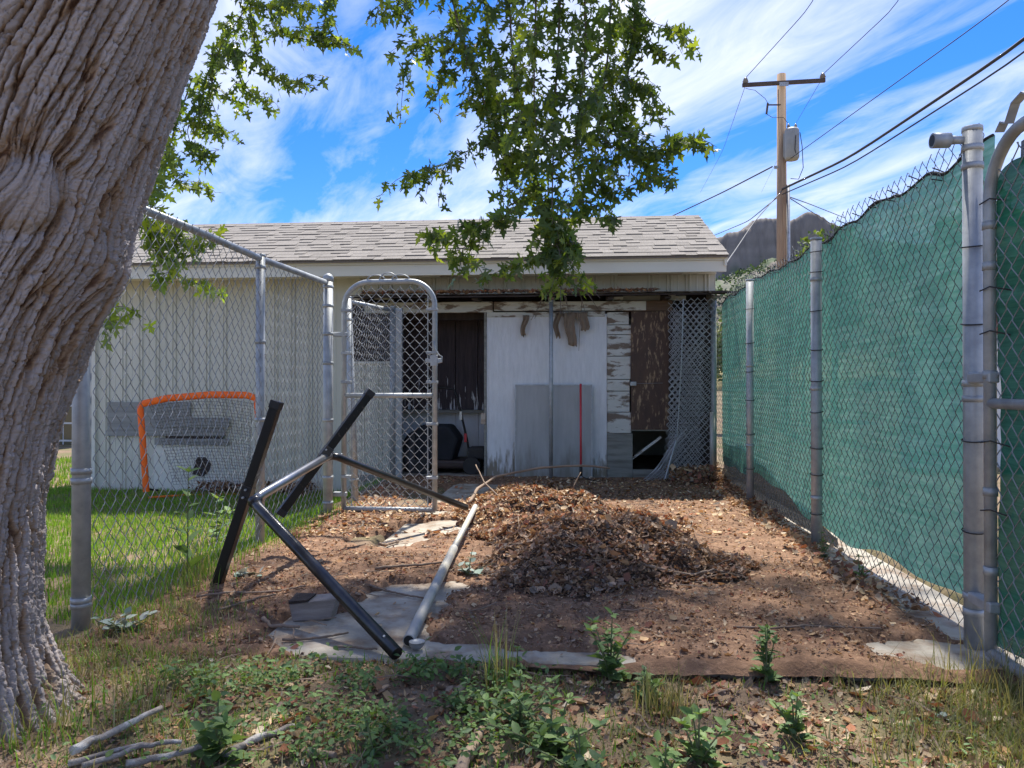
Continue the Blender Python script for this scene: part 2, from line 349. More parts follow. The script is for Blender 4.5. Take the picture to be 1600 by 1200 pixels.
# ------------------------------------------------------------------ the shed
shed = empty('shed', (-1.0, 8.4, 0))
tag(shed, 'low cream metal-sided shed with shingled roof and decayed open front', 'shed')
SX, SY = 1.0, -8.4                                        # parts are given in world coordinates, shifted by this
def sp(g, name, m, par=None, bevel=0, smooth=False, label=None):
    g.v = [(p[0]+SX, p[1]+SY, p[2]) for p in g.v]
    o = g.build(name, m, par or shed, bevel, smooth)
    if label: o['label'] = label
    return o
def siding(x0, x1, z0, z1, y=8.40):
    """one ribbed sheet, ribs modelled in the profile"""
    P = []; x = x0; nrib = .205
    P.append((x0, y))
    k = math.ceil((x0+10)/nrib)
    while k*nrib-10 < x1-.06:
        c = k*nrib-10
        if c > x0+.06:
            for dx, d in ((-.034, 0), (-.026, .017), (-.014, .017), (-.007, .004), (.007, .004), (.014, .017), (.026, .017), (.034, 0), (.085, 0), (.09, .004), (.1, .004), (.105, 0)):
                if c+dx < x1-.002: P.append((c+dx, y-d))
        k += 1
    P.append((x1, y))
    n = len(P); V = [(a, b, z0) for a, b in P]+[(a, b, z1) for a, b in P]
    V += [(a, b+.03, z0) for a, b in P]+[(a, b+.03, z1) for a, b in P]
    F = [(i, i+1, n+i+1, n+i) for i in range(n-1)]+[(3*n+i, 3*n+i+1, 2*n+i+1, 2*n+i) for i in range(n-1)]
    g = G().add(V, F); return g
edges = [-5.67, -4.76, -3.85, -2.94, -2.03]
for a, b in zip(edges[:-1], edges[1:]):
    if a < -3.0: sp(siding(a+.002, b-.002, -.24, 2.31), 'siding_sheet', sidingm)
sp(siding(-2.938, -2.56, -.24, 2.31), 'siding_sheet', sidingm); sp(siding(-2.558, -2.07, -.24, 1.30), 'siding_sheet', sidingm)
sp(siding(-2.558, -2.07, 2.02, 2.31), 'siding_sheet', sidingm)
for a, b in ((-2.06, -1.15), (-1.148, -.24), (-.238, .67), (.672, 1.575)): sp(siding(a, b, 2.07, 2.31), 'siding_sheet', sidingm)
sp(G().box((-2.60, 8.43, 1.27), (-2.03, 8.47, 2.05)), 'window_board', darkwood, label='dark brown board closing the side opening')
sp(G().box((-2.575, 8.378, 1.285), (-2.05, 8.40, 1.31)).box((-2.085, 8.378, 1.31), (-2.05, 8.40, 2.02)), 'window_trim', trimm)
# shell: back and side walls, ceiling, floor (the room behind the openings is dark because it is closed)
sp(G().box((-5.64, 11.2, -.24), (1.57, 11.25, 2.3)), 'back_wall', sidingm)
sp(G().box((-5.668, 8.432, -.24), (-5.64, 11.2, 2.3)), 'side_wall', sidingm)
gw = G().box((1.535, 8.432, -.1), (1.572, 11.2, 2.3)); gw.prism([(8.44, 2.3), (11.19, 2.3), (9.75, 3.12)], 0, 1.535, 1.572); sp(gw, 'side_wall', sidingm)
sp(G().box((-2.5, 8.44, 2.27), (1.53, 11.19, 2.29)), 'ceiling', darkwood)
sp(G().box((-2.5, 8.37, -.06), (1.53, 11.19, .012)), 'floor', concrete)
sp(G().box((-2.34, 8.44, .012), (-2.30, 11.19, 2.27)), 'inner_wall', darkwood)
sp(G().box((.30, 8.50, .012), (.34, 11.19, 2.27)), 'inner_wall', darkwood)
# inside of the open bay: boards with peeled paint above a bench, dull white sheet below
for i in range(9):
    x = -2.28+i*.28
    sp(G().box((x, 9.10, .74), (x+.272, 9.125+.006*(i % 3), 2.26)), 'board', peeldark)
    sp(G().box((x, 9.12, .012), (x+.275, 9.14, .70)), 'board', intwhite)
sp(G().box((-2.29, 8.98, .70), (.28, 9.10, .738)), 'bench', greyboard, bevel=.004)
sp(G().box((-1.035, 8.36, .60), (-.985, 8.42, .72)), 'block', rawwood)
# fascia, soffit, trim, roof
sp(G().box((-5.85, 7.955, 2.225), (1.605, 7.98, 2.345)), 'fascia', trimm, bevel=.003)
sp(G().box((-5.85, 7.935, 2.345), (1.62, 7.955, 2.385)), 'drip_edge', trimm, bevel=.002)
sp(G().box((-5.85, 7.98, 2.312), (1.60, 8.44, 2.325)), 'soffit', trimm)
for a, b, m in ((-5.66, -2.3, trimm), (-2.298, -1.50, trimm), (-1.498, -1.30, rawwood), (-1.298, .02, trimm), (.022, .62, trimm), (.622, 1.575, trimm)):
    sp(G().box((a, 8.352, 2.262+.004*random.random()), (b, 8.378, 2.311)), 'trim_board', m, bevel=.003)
sp(G().box((.5, 8.346, 2.256), (1.2, 8.3515, 2.268)), 'trim_board', rawwood)
roof = empty('roof'); roof.parent = shed
RY0, RZ0, RY1, RZ1 = 7.90, 2.385, 9.76, 3.215
slope = math.atan2(RZ1-RZ0, RY1-RY0); SL = math.hypot(RY1-RY0, RZ1-RZ0)
g = G().prism([(RY0, RZ0-.02), (RY0, RZ0), (RY1, RZ1), (2*RY1-RY0, RZ0), (2*RY1-RY0, RZ0-.02), (RY1, RZ1-.05)], 0, -5.9, 1.615)
sp(g, 'roof_deck', shingled, roof)
sp(G().prism([(7.93, RZ0-.10), (7.93, RZ0-.022), (RY1, RZ1-.055), (2*RY1-7.93, RZ0-.022), (2*RY1-7.93, RZ0-.1), (RY1, RZ1-.15)], 0, 1.58, 1.606), 'barge_board', trimm)
Mr = Matrix.Translation((SX, SY, 0)) @ Matrix.Translation((0, RY0, RZ0)) @ Matrix.Rotation(slope, 4, 'X')
rows = 14; ex = SL/rows; cnt = 0; rest = G()
tabm = {}
def tab(wq, thick):
    k = (wq, thick)
    if k not in tabm:
        t = .004+.007*thick
        me = mesh('shingle', *(lambda g: (g.v, g.f))(G().add([(0,0,.002),(wq*.01,0,.002),(wq*.01,ex*1.25,.001),(0,ex*1.25,.001),(0,0,.004+t),(wq*.01,0,.004+t),(wq*.01,ex*1.25,.004),(0,ex*1.25,.004)],
             [(3,2,1,0),(4,5,6,7),(0,1,5,4),(1,2,6,5),(2,3,7,6),(3,0,4,7)])), shinglem)
        tabm[k] = me
    return tabm[k]
for r in range(rows):
    x = -5.9-random.random()*.2; th = 0
    while x < 1.60:
        wq = random.choice((12, 15, 19, 24, 30)); th = 1-th if random.random() < .85 else th
        x1 = min(x+wq*.01, 1.622); M4 = Mr @ Matrix.Translation((x, r*ex-.012, .006 + .0016*(r % 2))) @ Matrix.Rotation(R(random.uniform(-.15, .15)), 4, 'Z')
        if x > -3.4 and cnt < 300 and x1-x > .05:
            wq2 = int(round((x1-x)*100)); o = link('shingle', tab(max(wq2-0, 5), th), roof); o.matrix_local = M4 ; cnt += 1
        elif x1-x > .03:
            q = tab(int(round((x1-x)*100)), th); rest.add([tuple(M4 @ v_.co) for v_ in q.vertices], [tuple(p.vertices) for p in q.polygons])
        x = x1 if x1 < 1.60 else 9
tag(rest.build('shingles', shinglem, roof), kind='stuff')
g = G()
for i in range(25):
    x = -5.9+i*.302; g.prism([(RY1-.14, RZ1-.052), (RY1, RZ1+.022), (RY1+.14, RZ1-.05), (RY1+.14, RZ1-.058), (RY1, RZ1+.004), (RY1-.14, RZ1-.062)], 0, x, min(x+.31, 1.62))
sp(g, 'ridge_cap', shinglem, roof)
# lean-to roof edge over the old front, rafter tails, header
Ml = Matrix.Rotation(R(-.35), 4, 'Y')
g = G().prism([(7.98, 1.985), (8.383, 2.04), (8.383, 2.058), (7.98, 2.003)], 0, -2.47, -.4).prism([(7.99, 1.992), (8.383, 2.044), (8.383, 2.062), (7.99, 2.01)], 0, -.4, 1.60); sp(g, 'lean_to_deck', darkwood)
g = G()
for i in range(60):
    x = -2.46+i*.068; d = random.uniform(0, .02)
    zf = 2.012+.0012*(i % 3)+(.006 if x > -.42 else 0); g.prism([(7.965-d, zf), (8.383, zf+.052), (8.383, zf+.058), (7.965-d, zf+.006)], 0, x, x+.0675)
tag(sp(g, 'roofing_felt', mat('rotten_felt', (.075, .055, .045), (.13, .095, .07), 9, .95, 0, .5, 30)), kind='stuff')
sp(G().box((1.45, 7.9, 2.045), (1.74, 8.0, 2.058), Matrix.Translation((0, 0, -.045))), 'loose_board', darkwood)
for x, m in ((-2.35, darkwood), (-1.62, greyboard), (-1.10, darkwood), (-.27, peel), (.37, darkwood), (.98, darkwood), (1.49, greyboard)):
    sp(G().prism([(8.06, 1.965), (8.5, 1.982), (8.5, 2.05), (8.06, 1.99)], 0, x, x+.07), 'rafter', m, bevel=.004)
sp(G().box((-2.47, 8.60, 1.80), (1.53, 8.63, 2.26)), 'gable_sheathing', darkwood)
sp(G().box((-2.38, 8.355, 1.862), (-.9, 8.42, 1.982)), 'header', peel, bevel=.006)
sp(G().box((-.898, 8.350, 1.872), (.80, 8.42, 1.975), Matrix.Rotation(R(.3), 4, 'Y')), 'header', peel, bevel=.006)
sp(G().box((.56, 8.358, 1.86), (1.10, 8.42, 1.978)), 'header', mat('bare_brown_board', (.12, .075, .05), (.19, .13, .09), 5, .8, 0, .4, 30, stretch=(.6, 1, 5)), bevel=.006)
for a, b, h, m in ((.42, .56, 2.025, peel), (.562, .97, 2.035, greyboard), (1.06, 1.14, 2.038, peel), (1.142, 1.25, 2.03, peel)):
    sp(G().box((a, 8.385, 1.98), (b, 8.41, h)), 'blocking', m)
sp(G().box((-.97, 8.372, 1.805), (.36, 8.398, 1.862)), 'trim_board', peel, bevel=.004)
# posts and panels of the old front
sp(G().box((-2.05, 8.36, 0), (-2.0, 8.44, 1.862)), 'jamb', peel)
sp(G().box((-1.0, 8.37, 0), (-.975, 8.44, 1.862)), 'jamb', greyboard)
sp(G().box((-.973, 8.385, .0), (-.243, 8.40, 1.84)), 'plywood_panel', whiteply)
sp(G().box((-.239, 8.386, .0), (.378, 8.401, 1.835)), 'plywood_panel', whiteply)
zs = [.50, .735, .97, 1.10, 1.36, 1.60, 1.71, 1.855]
for a, b in zip(zs[:-1], zs[1:]):
    sp(G().box((.382, 8.372+random.random()*.008, a+.004), (.632+random.uniform(-.01, .02), 8.40, b-.003)), 'weatherboard', peel, bevel=.003)
sp(G().box((.382, 8.366, .0), (.662, 8.40, .50)), 'weatherboard', greyboard, bevel=.003, label='bare grey board at the foot of the wall')
dr = sp(G().box((.645, 8.345, .545), (1.06, 8.372, 1.855)), 'door', browndoor, bevel=.003)
g = G().box((.632, 8.322, 1.03), (.70, 8.343, 1.075)).box((.655, 8.312, 1.04), (.675, 8.321, 1.065)); sp(g, 'latch', galv, dr, bevel=.003)
g = G().tube([(.69, 8.33, 1.055), (.99, 8.338, 1.06)], .0022, 5); sp(g, 'latch_wire', wire, dr)
sp(G().box((.64, 8.36, .53), (1.06, 8.38, .543)), 'door_sill', greyboard)
sp(G().box((1.065, 8.38, 0), (1.535, 8.40, 1.86)), 'end_board', darkwood)
sp(G().box((.665, 8.37, 0), (1.06, 8.39, .10)), 'kick_board', greyboard)
sp(G().tube([(.665, 8.42, .22), (.98, 8.42, .46)], .018, 4, square=True), 'brace', peel)
sp(G().box((-2.5, 8.33, -.05), (1.53, 8.37, .012)), 'sill', greyboard)
# grey plywood patches and damage on the left wall
sp(G().add([(-5.47,8.365,.44),(-4.62,8.365,.44),(-4.45,8.365,.52),(-4.45,8.365,.84),(-5.47,8.365,.84),(-5.47,8.372,.44),(-4.62,8.372,.44),(-4.45,8.372,.52),(-4.45,8.372,.84),(-5.47,8.372,.84)],
   [(0,1,2,3,4),(9,8,7,6,5),(0,5,6,1),(1,6,7,2),(2,7,8,3),(3,8,9,4),(4,9,5,0)]), 'patch_board', greyply)
for a, b, c_, d in ((-4.92, -3.98, .545, .66), (-4.92, -4.03, .445, .535), (-4.88, -3.99, .34, .415)):
    sp(G().box((a, 8.352-.003*random.random(), c_), (b, 8.363, d)), 'patch_board', greyply, bevel=.002)
sp(G().box((-4.75, 8.36, .41), (-4.05, 8.3635, .445)), 'rot_gap', darkwood)
g = G().prism([(-4.42,0),(-4.40,.14),(-4.36,.2),(-4.27,.2),(-4.2,.12),(-4.22,.04),(-4.3,-.03)], 1, 8.364, 8.37); sp(g, 'gnawed_hole', darkwood)
g = G().box((-4.90, 8.372, -.22), (-3.65, 8.38, .34)); sp(g, 'lower_sheet', trimm)
sp(G().box((-5.69, 8.36, -.24), (-5.62, 8.40, 2.2)), 'corner_trim', trimm)

# things standing about the shed
t = empty('metal_pole', (-.24, 8.16, 0)); tag(t, 'tall bare galvanised pole standing against the white plywood wall', 'pole')
G().tube([(0, 0, 0), (.003, .0, 1.95)], .023, 14).build('shaft', galv, t, smooth=True); G().tube([(.003, 0, 1.945), (.003, 0, 1.975)], .027, 14).build('loop_cap', galv, t, smooth=True)
t = empty('screen_panel', (-.215, 8.28, .0)); tag(t, 'grey framed insect screen leaning on the white plywood behind the rake', 'screen')
t.rotation_euler = (R(-3.5), 0, 0)
scr = mat('grey_insect_screen', (.44, .45, .45), (.36, .37, .37), 3, .8, 0, .3, 200, stretch=(4, 1, .7), c3=(.24, .23, .20), c3scale=2.5, c3pos=(.48, .8), foot=.5)
G().box((-.415, -.004, .015), (.415, .004, 1.03)).build('screen_cloth', scr, t)
for a, b in (((-.43, -.012, 0), (-.415, .012, 1.045)), ((.415, -.012, 0), (.43, .012, 1.045)), ((-.415, -.011, 0), (.415, .011, .015)), ((-.415, -.011, 1.03), (.415, .011, 1.045))):
    G().box(a, b).build('frame_bar', galv, t)
t = empty('garden_rake', (.085, 7.98, .02)); tag(t, 'bow rake with red handle standing upright against the grey screen', 'rake')
G().tube([(0, 0, .10), (0, .22, 1.03)], .0125, 10).build('handle', redm, t, smooth=True)
G().tube([(0, -.012, .055), (0, .012, .16)], .018, 10).build('ferrule', blackplastic, t, smooth=True)
G().tube([(0, -.012, .06), (-.03, -.014, .035), (-.09, -.016, .012), (-.17, -.018, -.005), (-.2, -.02, -.035)], .005, 6).tube([(0, -.012, .06), (.03, -.014, .035), (.09, -.016, .012), (.17, -.018, -.005), (.2, -.02, -.035)], .005, 6).build('bow', blackplastic, t, smooth=True)
hd = G().box((-.21, -.03, -.045), (.21, -.015, -.028)).build('head_bar', blackplastic, t)
for i in range(14):
    x = -.2+i*.0308; G().box((x-.004, -.028, -.085), (x+.004, -.018, -.043)).build('tine', blackplastic, hd)
clothm = mat('tattered_brown_cloth', (.30, .235, .17), (.21, .16, .115), 6, .9, 0, .5, 30, stretch=(3, 1, 1))
def rag(x, zt, wd, ln, lab, seed):
    rs = random.Random(seed); n = 9; V = []; F = []
    for j in range(n):
        q = j/(n-1)
        for i in range(6):
            a = i/5-.5; V.append((a*wd*(1-.35*q+.1*rs.random())+.02*math.sin(q*5+seed), -.02*math.cos(i*2.1+q*3)-.01, -q*ln*(1+.12*rs.uniform(-1, 1)*(j == n-1))))
    for j in range(n-1):
        for i in range(5): F.append((j*6+i, j*6+i+1, j*6+i+7, j*6+i+6))
    o = link('cloth_rag', mesh('cloth_rag', V, F, clothm, True), loc=(x, 8.33, zt)); so_ = o.modifiers.new('s', 'SOLIDIFY'); so_.thickness = .004
    tag(o, lab, 'rag', 'tattered cloth strips under the header')
rag(-.54, 1.82, .07, .23, 'short tattered cloth strip hanging left of the tall pole', 1)
rag(-.17, 1.84, .07, .26, 'narrow tattered cloth strip hanging just right of the tall pole', 2)
rag(-.02, 1.85, .13, .37, 'longest tattered brown cloth strip, right of the tall pole', 3)
rag(.12, 1.85, .12, .22, 'crumpled cloth strip below the leaf tip, rightmost of the strips', 4)
# lawn mower and bin in the open bay
t = empty('lawn_mower', (-1.42, 8.78, .012)); tag(t, 'dark push mower with bent black handle inside the open bay', 'lawn mower')
bag = G().prism([(-.42, .14), (.02, .14), (.10, .40), (-.02, .56), (-.36, .56), (-.42, .5)], 1, -.24, .2).build('grass_bag', mat('navy_bag', (.018, .02, .027), (.012, .014, .018), 5, .8), t, bevel=.03)
G().box((-.4, -.26, .06), (.3, .24, .16)).build('deck', mat('mower_deck', (.06, .035, .03), (.04, .028, .025), 5, .5), t, bevel=.03)
G().tube([(-.35, -.1, .99), (-.1, -.1, 1.0), (.02, -.1, .98), (.06, -.1, .9), (.19, -.1, .35), (.22, -.1, .12)], .014, 8).build('handle', blackplastic, t, smooth=True)
G().box((.095, -.13, .62), (.125, -.11, .72)).build('lever', trimm, t); G().box((.15, -.13, .36), (.18, -.11, .46)).build('cable_clip', redm, t)
for x, y in ((-.32, -.28), (.26, -.28), (-.32, .26), (.26, .26)):
    wq = G().tube([(x, y-.02, .10), (x, y+.02, .10)], .10, 18).build('wheel', blackplastic, t, smooth=True)
G().box((.2, -.2, .16), (.4, .1, .30)).build('engine', blackplastic, t, bevel=.02)
t = empty('sack', (-1.85, 8.75, .012)); 
V = []; F = []
for j in range(9):
    q = j/8; rr = .17*math.sqrt(max(0, 1-(q*1.0-.35)**2*1.7)) if j < 8 else .02
    for i in range(14):
        a = 2*math.pi*i/14; k = 1+.12*math.sin(a*3+j)+.06*math.sin(a*7+j*2); V.append((rr*k*math.cos(a), rr*k*math.sin(a), q*.5))
for j in range(8):
    for i in range(14): F.append((j*14+i, j*14+(i+1) % 14, j*14+14+(i+1) % 14, j*14+14+i))
link('bag_body', mesh('bag_body', V, F, mat('dull_grey_sack', (.10, .10, .11), (.06, .06, .065), 6, .7), True), t)
tag(t, 'crumpled grey sack slumped in the dark left corner of the open bay', 'sack')

# ------------------------------------------------------------------ chain link
PW, PH = .039, .092
def chain(Ln, z0, z1, fn, r=.0022, top=None, wob=.004, seed=0, pw=PW, ph=PH):
    """zigzag pickets of a chain-link cloth; fn maps local (along, depth, up) arrays to local coordinates of its thing"""
    n = int(Ln/pw); per = int((z1-z0)/ph)+1
    ks = np.arange(per*2+1)
    base = []
    for k in ks:
        for e, d, yy in ((-.16, .84, .5), (0, 1.04, 1), (.16, .84, .5)): base.append((k+e, d, k % 2, yy))
    B = np.array(base); zc = z0+B[:, 0]*ph/2
    V = []; m = len(B)
    i = np.arange(n)
    sgn = np.where((B[None, :, 2]+i[:, None]) % 2 == 0, 1, -1)
    x = (i[:, None]+.5)*pw+sgn*B[None, :, 1]*pw/2
    dep = np.where(B[None, :, 2] == 0, 1, 1)*0+np.sin(B[None, :, 0]*math.pi)*.006
    z = np.repeat(zc[None], n, 0)
    x = x+wob*2*(fbm(x*3, z*3, seed)-.5); dep = dep+wob*6*(fbm(x*1.7, z*1.3, seed+3)-.5)
    z = z+wob*2.5*(fbm(x*2.3, z*2.1, seed+6)-.5)
    tp = z1 if top is None else top(x)
    keep = (z <= tp)
    P = np.stack(fn(x, dep, z), -1)
    T = np.gradient(P, axis=1); T /= np.linalg.norm(T, axis=2, keepdims=True)+1e-9
    # depth direction by finite difference
    D = np.stack(fn(x, dep+.01, z), -1)-P; D /= np.linalg.norm(D, axis=2, keepdims=True)
    Nn = np.cross(T, D)
    ring = np.stack([P+D*r, P+Nn*r, P-D*r, P-Nn*r], 2)
    idx = np.arange(n*m*4).reshape(n, m, 4)
    a = idx[:, :-1]; b = idx[:, 1:]
    ok = (keep[:, :-1] & keep[:, 1:])
    F = np.stack([np.stack([a[..., q], a[..., (q+1) % 4], b[..., (q+1) % 4], b[..., q]], -1) for q in range(4)], 2)
    F = F[ok].reshape(-1, 4)
    V = ring.reshape(-1, 3); used = np.unique(F); mp = np.full(len(V), -1); mp[used] = np.arange(len(used))
    return V[used], mp[F]
def post(par, x, y, h, r, name='post', z0=-.25, lean=(0, 0), cap='flat', m=None, bands=(), n=16):
    g = G().tube([(x, y, z0), (x+lean[0], y+lean[1], h)], r, n)
    o = g.build(name, m or galv, par, smooth=True)
    if cap == 'dome':
        G().tube([(x+lean[0], y+lean[1], h-.03), (x+lean[0], y+lean[1], h+.008), (x+lean[0], y+lean[1], h+.028), (x+lean[0], y+lean[1], h+.038)], [r+.004, r+.004, r*.75, r*.25], n).build('cap', galv, o, smooth=True)
    else:
        G().tube([(x+lean[0], y+lean[1], h-.015), (x+lean[0], y+lean[1], h+.004)], r+.002, n).build('cap', galv, o, smooth=True)
    for b in bands:
        q = (b-z0)/(h-z0); G().tube([(x+lean[0]*q, y+lean[1]*q, b-.012), (x+lean[0]*q, y+lean[1]*q, b+.012)], r+.004, n).build('band', galv, o, smooth=True)
    return o
# left fence: from the near end post to the gate post, parts local to the root
lf = empty('chain_link_fence', (-2.0, 2.92, 0)); tag(lf, 'left chain-link fence with top rail between the tree trunk and the gate', 'fence')
post(lf, -.02, 0, 1.92, .036, 'end_post', bands=(.11, .13, .62, .66, 1.2, 1.7))
post(lf, -.002, 1.72, 1.86, .029, 'line_post', bands=(.3, .8, 1.3, 1.78))
post(lf, .075, 2.82, 1.87, .038, 'gate_post', cap='dome', bands=(.10, .30, .75, 1.2, 1.43, 1.65, 1.8), m=galv)
G().tube([(-.02, 0, 1.84), (-.01, 1.0, 1.845), (-.002, 1.72, 1.835), (.07, 2.8, 1.832)], .021, 12).build('top_rail', galv, lf, smooth=True)
V, F = chain(2.80, .015, 1.90, lambda a, d, z: (.02+.025*a/2.8+d-.02*np.sin(a*1.1), a+.01, z), seed=1, r=.0021, top=lambda x: 1.885)
tag(link('chain_link_mesh', mesh('chain_link_mesh', V, F, wire, True), lf), kind='stuff')
for z in (.3, .75, 1.2, 1.6): G().tube([(-.035, 1.70, z), (-.03, 1.75, z), (.02, 1.755, z+.01), (.035, 1.72, z+.02), (.0, 1.69, z)], .0025, 5).build('tie_wire', wire, lf)
# short fence from the gateway to the shed
sf = empty('chain_link_fence', (-1.90, 6.42, 0)); tag(sf, 'short chain-link section with leaning post behind the open gate', 'fence')
post(sf, 0, 0, 1.80, .033, 'leaning_post', lean=(-.06, -.05), bands=(.2, 1.6)); post(sf, -.07, 1.62, 1.90, .034, 'end_post')
G().box((-.035, 1.60, 0), (.035, 1.66, 1.88)).build('channel_post', galv, sf)
G().tube([(-.06, -.04, 1.76), (-.07, 1.62, 1.86)], .02, 10).build('top_rail', galv, sf, smooth=True)
V, F = chain(1.60, .0, 1.80, lambda a, d, z: (-.02-.03*z/1.8+d, a+.02, z), seed=5, r=.0021)
tag(link('chain_link_mesh', mesh('chain_link_mesh', V, F, wire, True), sf), kind='stuff')

# the open walk gate
def arc(c, r, a0, a1, n=8): return [(c[0]+r*math.cos(a0+(a1-a0)*i/n), c[1]+r*math.sin(a0+(a1-a0)*i/n)) for i in range(n+1)]
def gate_frame(wd, z0, z1, rc, r, par, mid, m=galv):
    """arched frame in the local x-z plane"""
    pts = [(0, z0)]+arc((rc, z1-rc), rc, math.pi, math.pi/2)+arc((wd-rc, z1-rc), rc, math.pi/2, 0)+[(wd, z0)]
    G().tube([(a, 0, b) for a, b in pts], r, 12).build('frame', m, par, smooth=True)
    G().tube([(-.004, 0, z0), (wd+.004, 0, z0)], r*.98, 12).build('bottom_rail', m, par, smooth=True)
    G().tube([(.0, 0, mid), (wd, 0, mid)], r*.9, 12).build('middle_rail', m, par, smooth=True)
def arch_top(wd, z1, rc):
    return lambda x: np.where(x < rc, z1-rc+np.sqrt(np.maximum(0, rc**2-(rc-x)**2)), np.where(x > wd-rc, z1-rc+np.sqrt(np.maximum(0, rc**2-(x-wd+rc)**2)), z1))
gt = empty('walk_gate', (-1.815, 5.80, 0)); tag(gt, 'open arched chain-link walk gate swung across the yard', 'gate')
gt.rotation_euler = (0, 0, R(-1.5))
GW = .735
gate_frame(GW, .045, 1.845, .20, .021, gt, .945)
V, F = chain(GW-.03, .06, 1.845, lambda a, d, z: (a+.02, d+.026, z), seed=9, r=.0026, top=arch_top(GW, 1.83, .2), wob=.002)
tag(link('chain_link_mesh', mesh('chain_link_mesh', V, F, wire, True), gt), kind='stuff')
for x in (.055, GW-.062):
    G().tube([(x, .026, .07), (x, .026, 1.74)], .0045, 6).build('tension_bar', galv, gt)
for z in (.3, .72, 1.05, 1.28, 1.62):
    for x0, x1 in ((-.02, .06), (GW-.065, GW+.022)): G().box((x0, -.024, z-.011), (x1, .03, z+.011)).build('brace_band', galv, gt, bevel=.003)
for z in (.16, 1.43): G().box((-.085, -.02, z-.018), (.025, .02, z+.018)).build('hinge', galv, gt, bevel=.006)
lt = G().box((GW-.07, -.03, 1.20), (GW+.055, -.022, 1.235)).box((GW-.03, -.034, 1.175), (GW+.03, -.024, 1.26)).build('latch', galv, gt, bevel=.004)
G().tube([(GW-.0, -.03, 1.37), (GW+.012, -.035, 1.30), (GW+.04, -.035, 1.26), (GW+.062, -.035, 1.25), (GW+.062, -.035, 1.205), (GW+.03, -.035, 1.2)], .007, 6).build('latch_fork', galv, lt, smooth=True)
for xc in (.26, .36, .46):
    pts = []
    for i in range(13):
        q = i/12; pts.append((xc-.075+.15*q, 0, 1.862+.055*math.sin(q*math.pi)**.6*(1 if xc == .36 else .7)))
    G().tube(pts, .005, 6).build('scroll_wire', galv, gt, smooth=True)
# right fence with shade cloth
rf = empty('screened_fence', (1.56, 3.02, 0)); tag(rf, 'right chain-link fence covered with green shade cloth', 'fence')
post(rf, -.015, 0, 2.01, .035, 'gate_post', bands=(.14, .20, .96, 1.02, 1.86, 1.93))
post(rf, .0, 1.91, 1.965, .034, 'line_post', bands=(.3, 1.0, 1.7)); post(rf, -.01, 3.67, 1.955, .032, 'line_post', bands=(.5, 1.2)); post(rf, -.03, 5.25, 1.98, .032, 'end_post')
G().tube([(-.05, 0, 1.965), (-.075, 0, 1.965), (-.10, 0, 1.965)], [.016, .016, .018], 12).tube([(-.10, -.0, 1.965), (-.165, 0, 1.965)], .029, 14).build('rail_end_cup', galv, rf, smooth=True)
G().tube([(-.1652, 0, 1.965), (-.166, 0, 1.965)], .022, 14).build('cup_opening', blackplastic, rf)
def rtop(a): return 2.04+.015*np.sin(a*1.7)+.012*np.sin(a*5.1+1)-.05*sstep(4.2, 5.4, a)
V, F = chain(5.38, .02, 2.11, lambda a, d, z: (.045+d+.02*np.sin(a*2.1)*np.sin(z*1.5), a+.03, z), seed=13, r=.0019, top=rtop, wob=.006)
tag(link('chain_link_mesh', mesh('chain_link_mesh', V, F, wire_dark, True), rf), kind='stuff')
def stop(a): 
    return rtop(a)-.05-.05*np.exp(-((a-.42)/.13)**2)-.03*np.exp(-((a-1.45)/.15)**2)-.03*np.exp(-((a-2.6)/.22)**2)-.02*np.exp(-((a-4.3)/.3)**2)-.018*np.sin(a*9)*np.sin(a*2.3)-.012*fbm(a*14, a*0, 66)
def cloth(a0, a1, zb, zt, off, m, name, par, along, fold=.012, seed=0, na=150, nz=40):
    A = np.linspace(a0, a1, na); q = np.linspace(0, 1, nz); AA, Q = np.meshgrid(A, q)
    zb_ = zb(AA); ZZ = zb_+(zt(AA)-zb_)*Q
    d = off+fold*(fbm(AA*4, ZZ*1.2, seed)-.5)*2+fold*.6*(fbm(AA*11+ZZ*6, ZZ*3-AA*2, seed+1)-.5)
    Vv = np.stack(along(AA, d, ZZ), -1).reshape(-1, 3)
    return link(name, mesh(name, Vv, grid_faces(na, nz), m, True), par)
al_r = lambda a, d, z: (d, a, z)
cloth(.04, 5.38, lambda a: .09+.03*np.sin(a*2.3)+.02*np.sin(a*7)+.12*sstep(1.5, 4, a), stop, .085, greenscreen, 'shade_cloth', rf, al_r, .012, 41, 330, 50)
cloth(1.8, 5.38, lambda a: .0*a-.02, lambda a: .08+.34*sstep(1.8, 4.6, a)+.02*np.sin(a*6), .10, greyscreen, 'lower_cloth', rf, al_r, .012, 45, 160, 20)
A = np.linspace(.04, 5.38, 260); pts = [(.083, a, float(stop(np.array(a)))) for a in A]
G().tube(pts, [.006+.006*math.sin(a*9)**2*math.sin(a*4.3)**2 for a in A], 7).build('hem', hemm, rf, smooth=True)
rr = random.Random(3)
for i, (px, py, zs_) in enumerate(((-.015, 0, (.45, .8, 1.25, 1.55)), (0, 1.91, (.2, .45, .62, .85, 1.05, 1.25, 1.5, 1.75, 1.88)), (-.01, 3.67, (.3, .6, .9, 1.15, 1.4, 1.7)))):
    for z in zs_:
        n = 14; a0 = rr.random()
        G().tube([(px+.0405*math.cos(2*math.pi*k/n), py+.0405*math.sin(2*math.pi*k/n), z+.006*math.sin(2*math.pi*k/n+a0)) for k in range(n)], .0028, 5, closed=True).build('cable_tie', blackplastic, rf)
for a in np.arange(.2, 5.1, .24):
    z = float(stop(np.array(a))); G().tube([(.04, a, z+.03), (.1, a+.01, z+.01), (.1, a+.005, z-.03), (.035, a, z-.02)], .003, 5).build('cable_tie', blackplastic, rf)
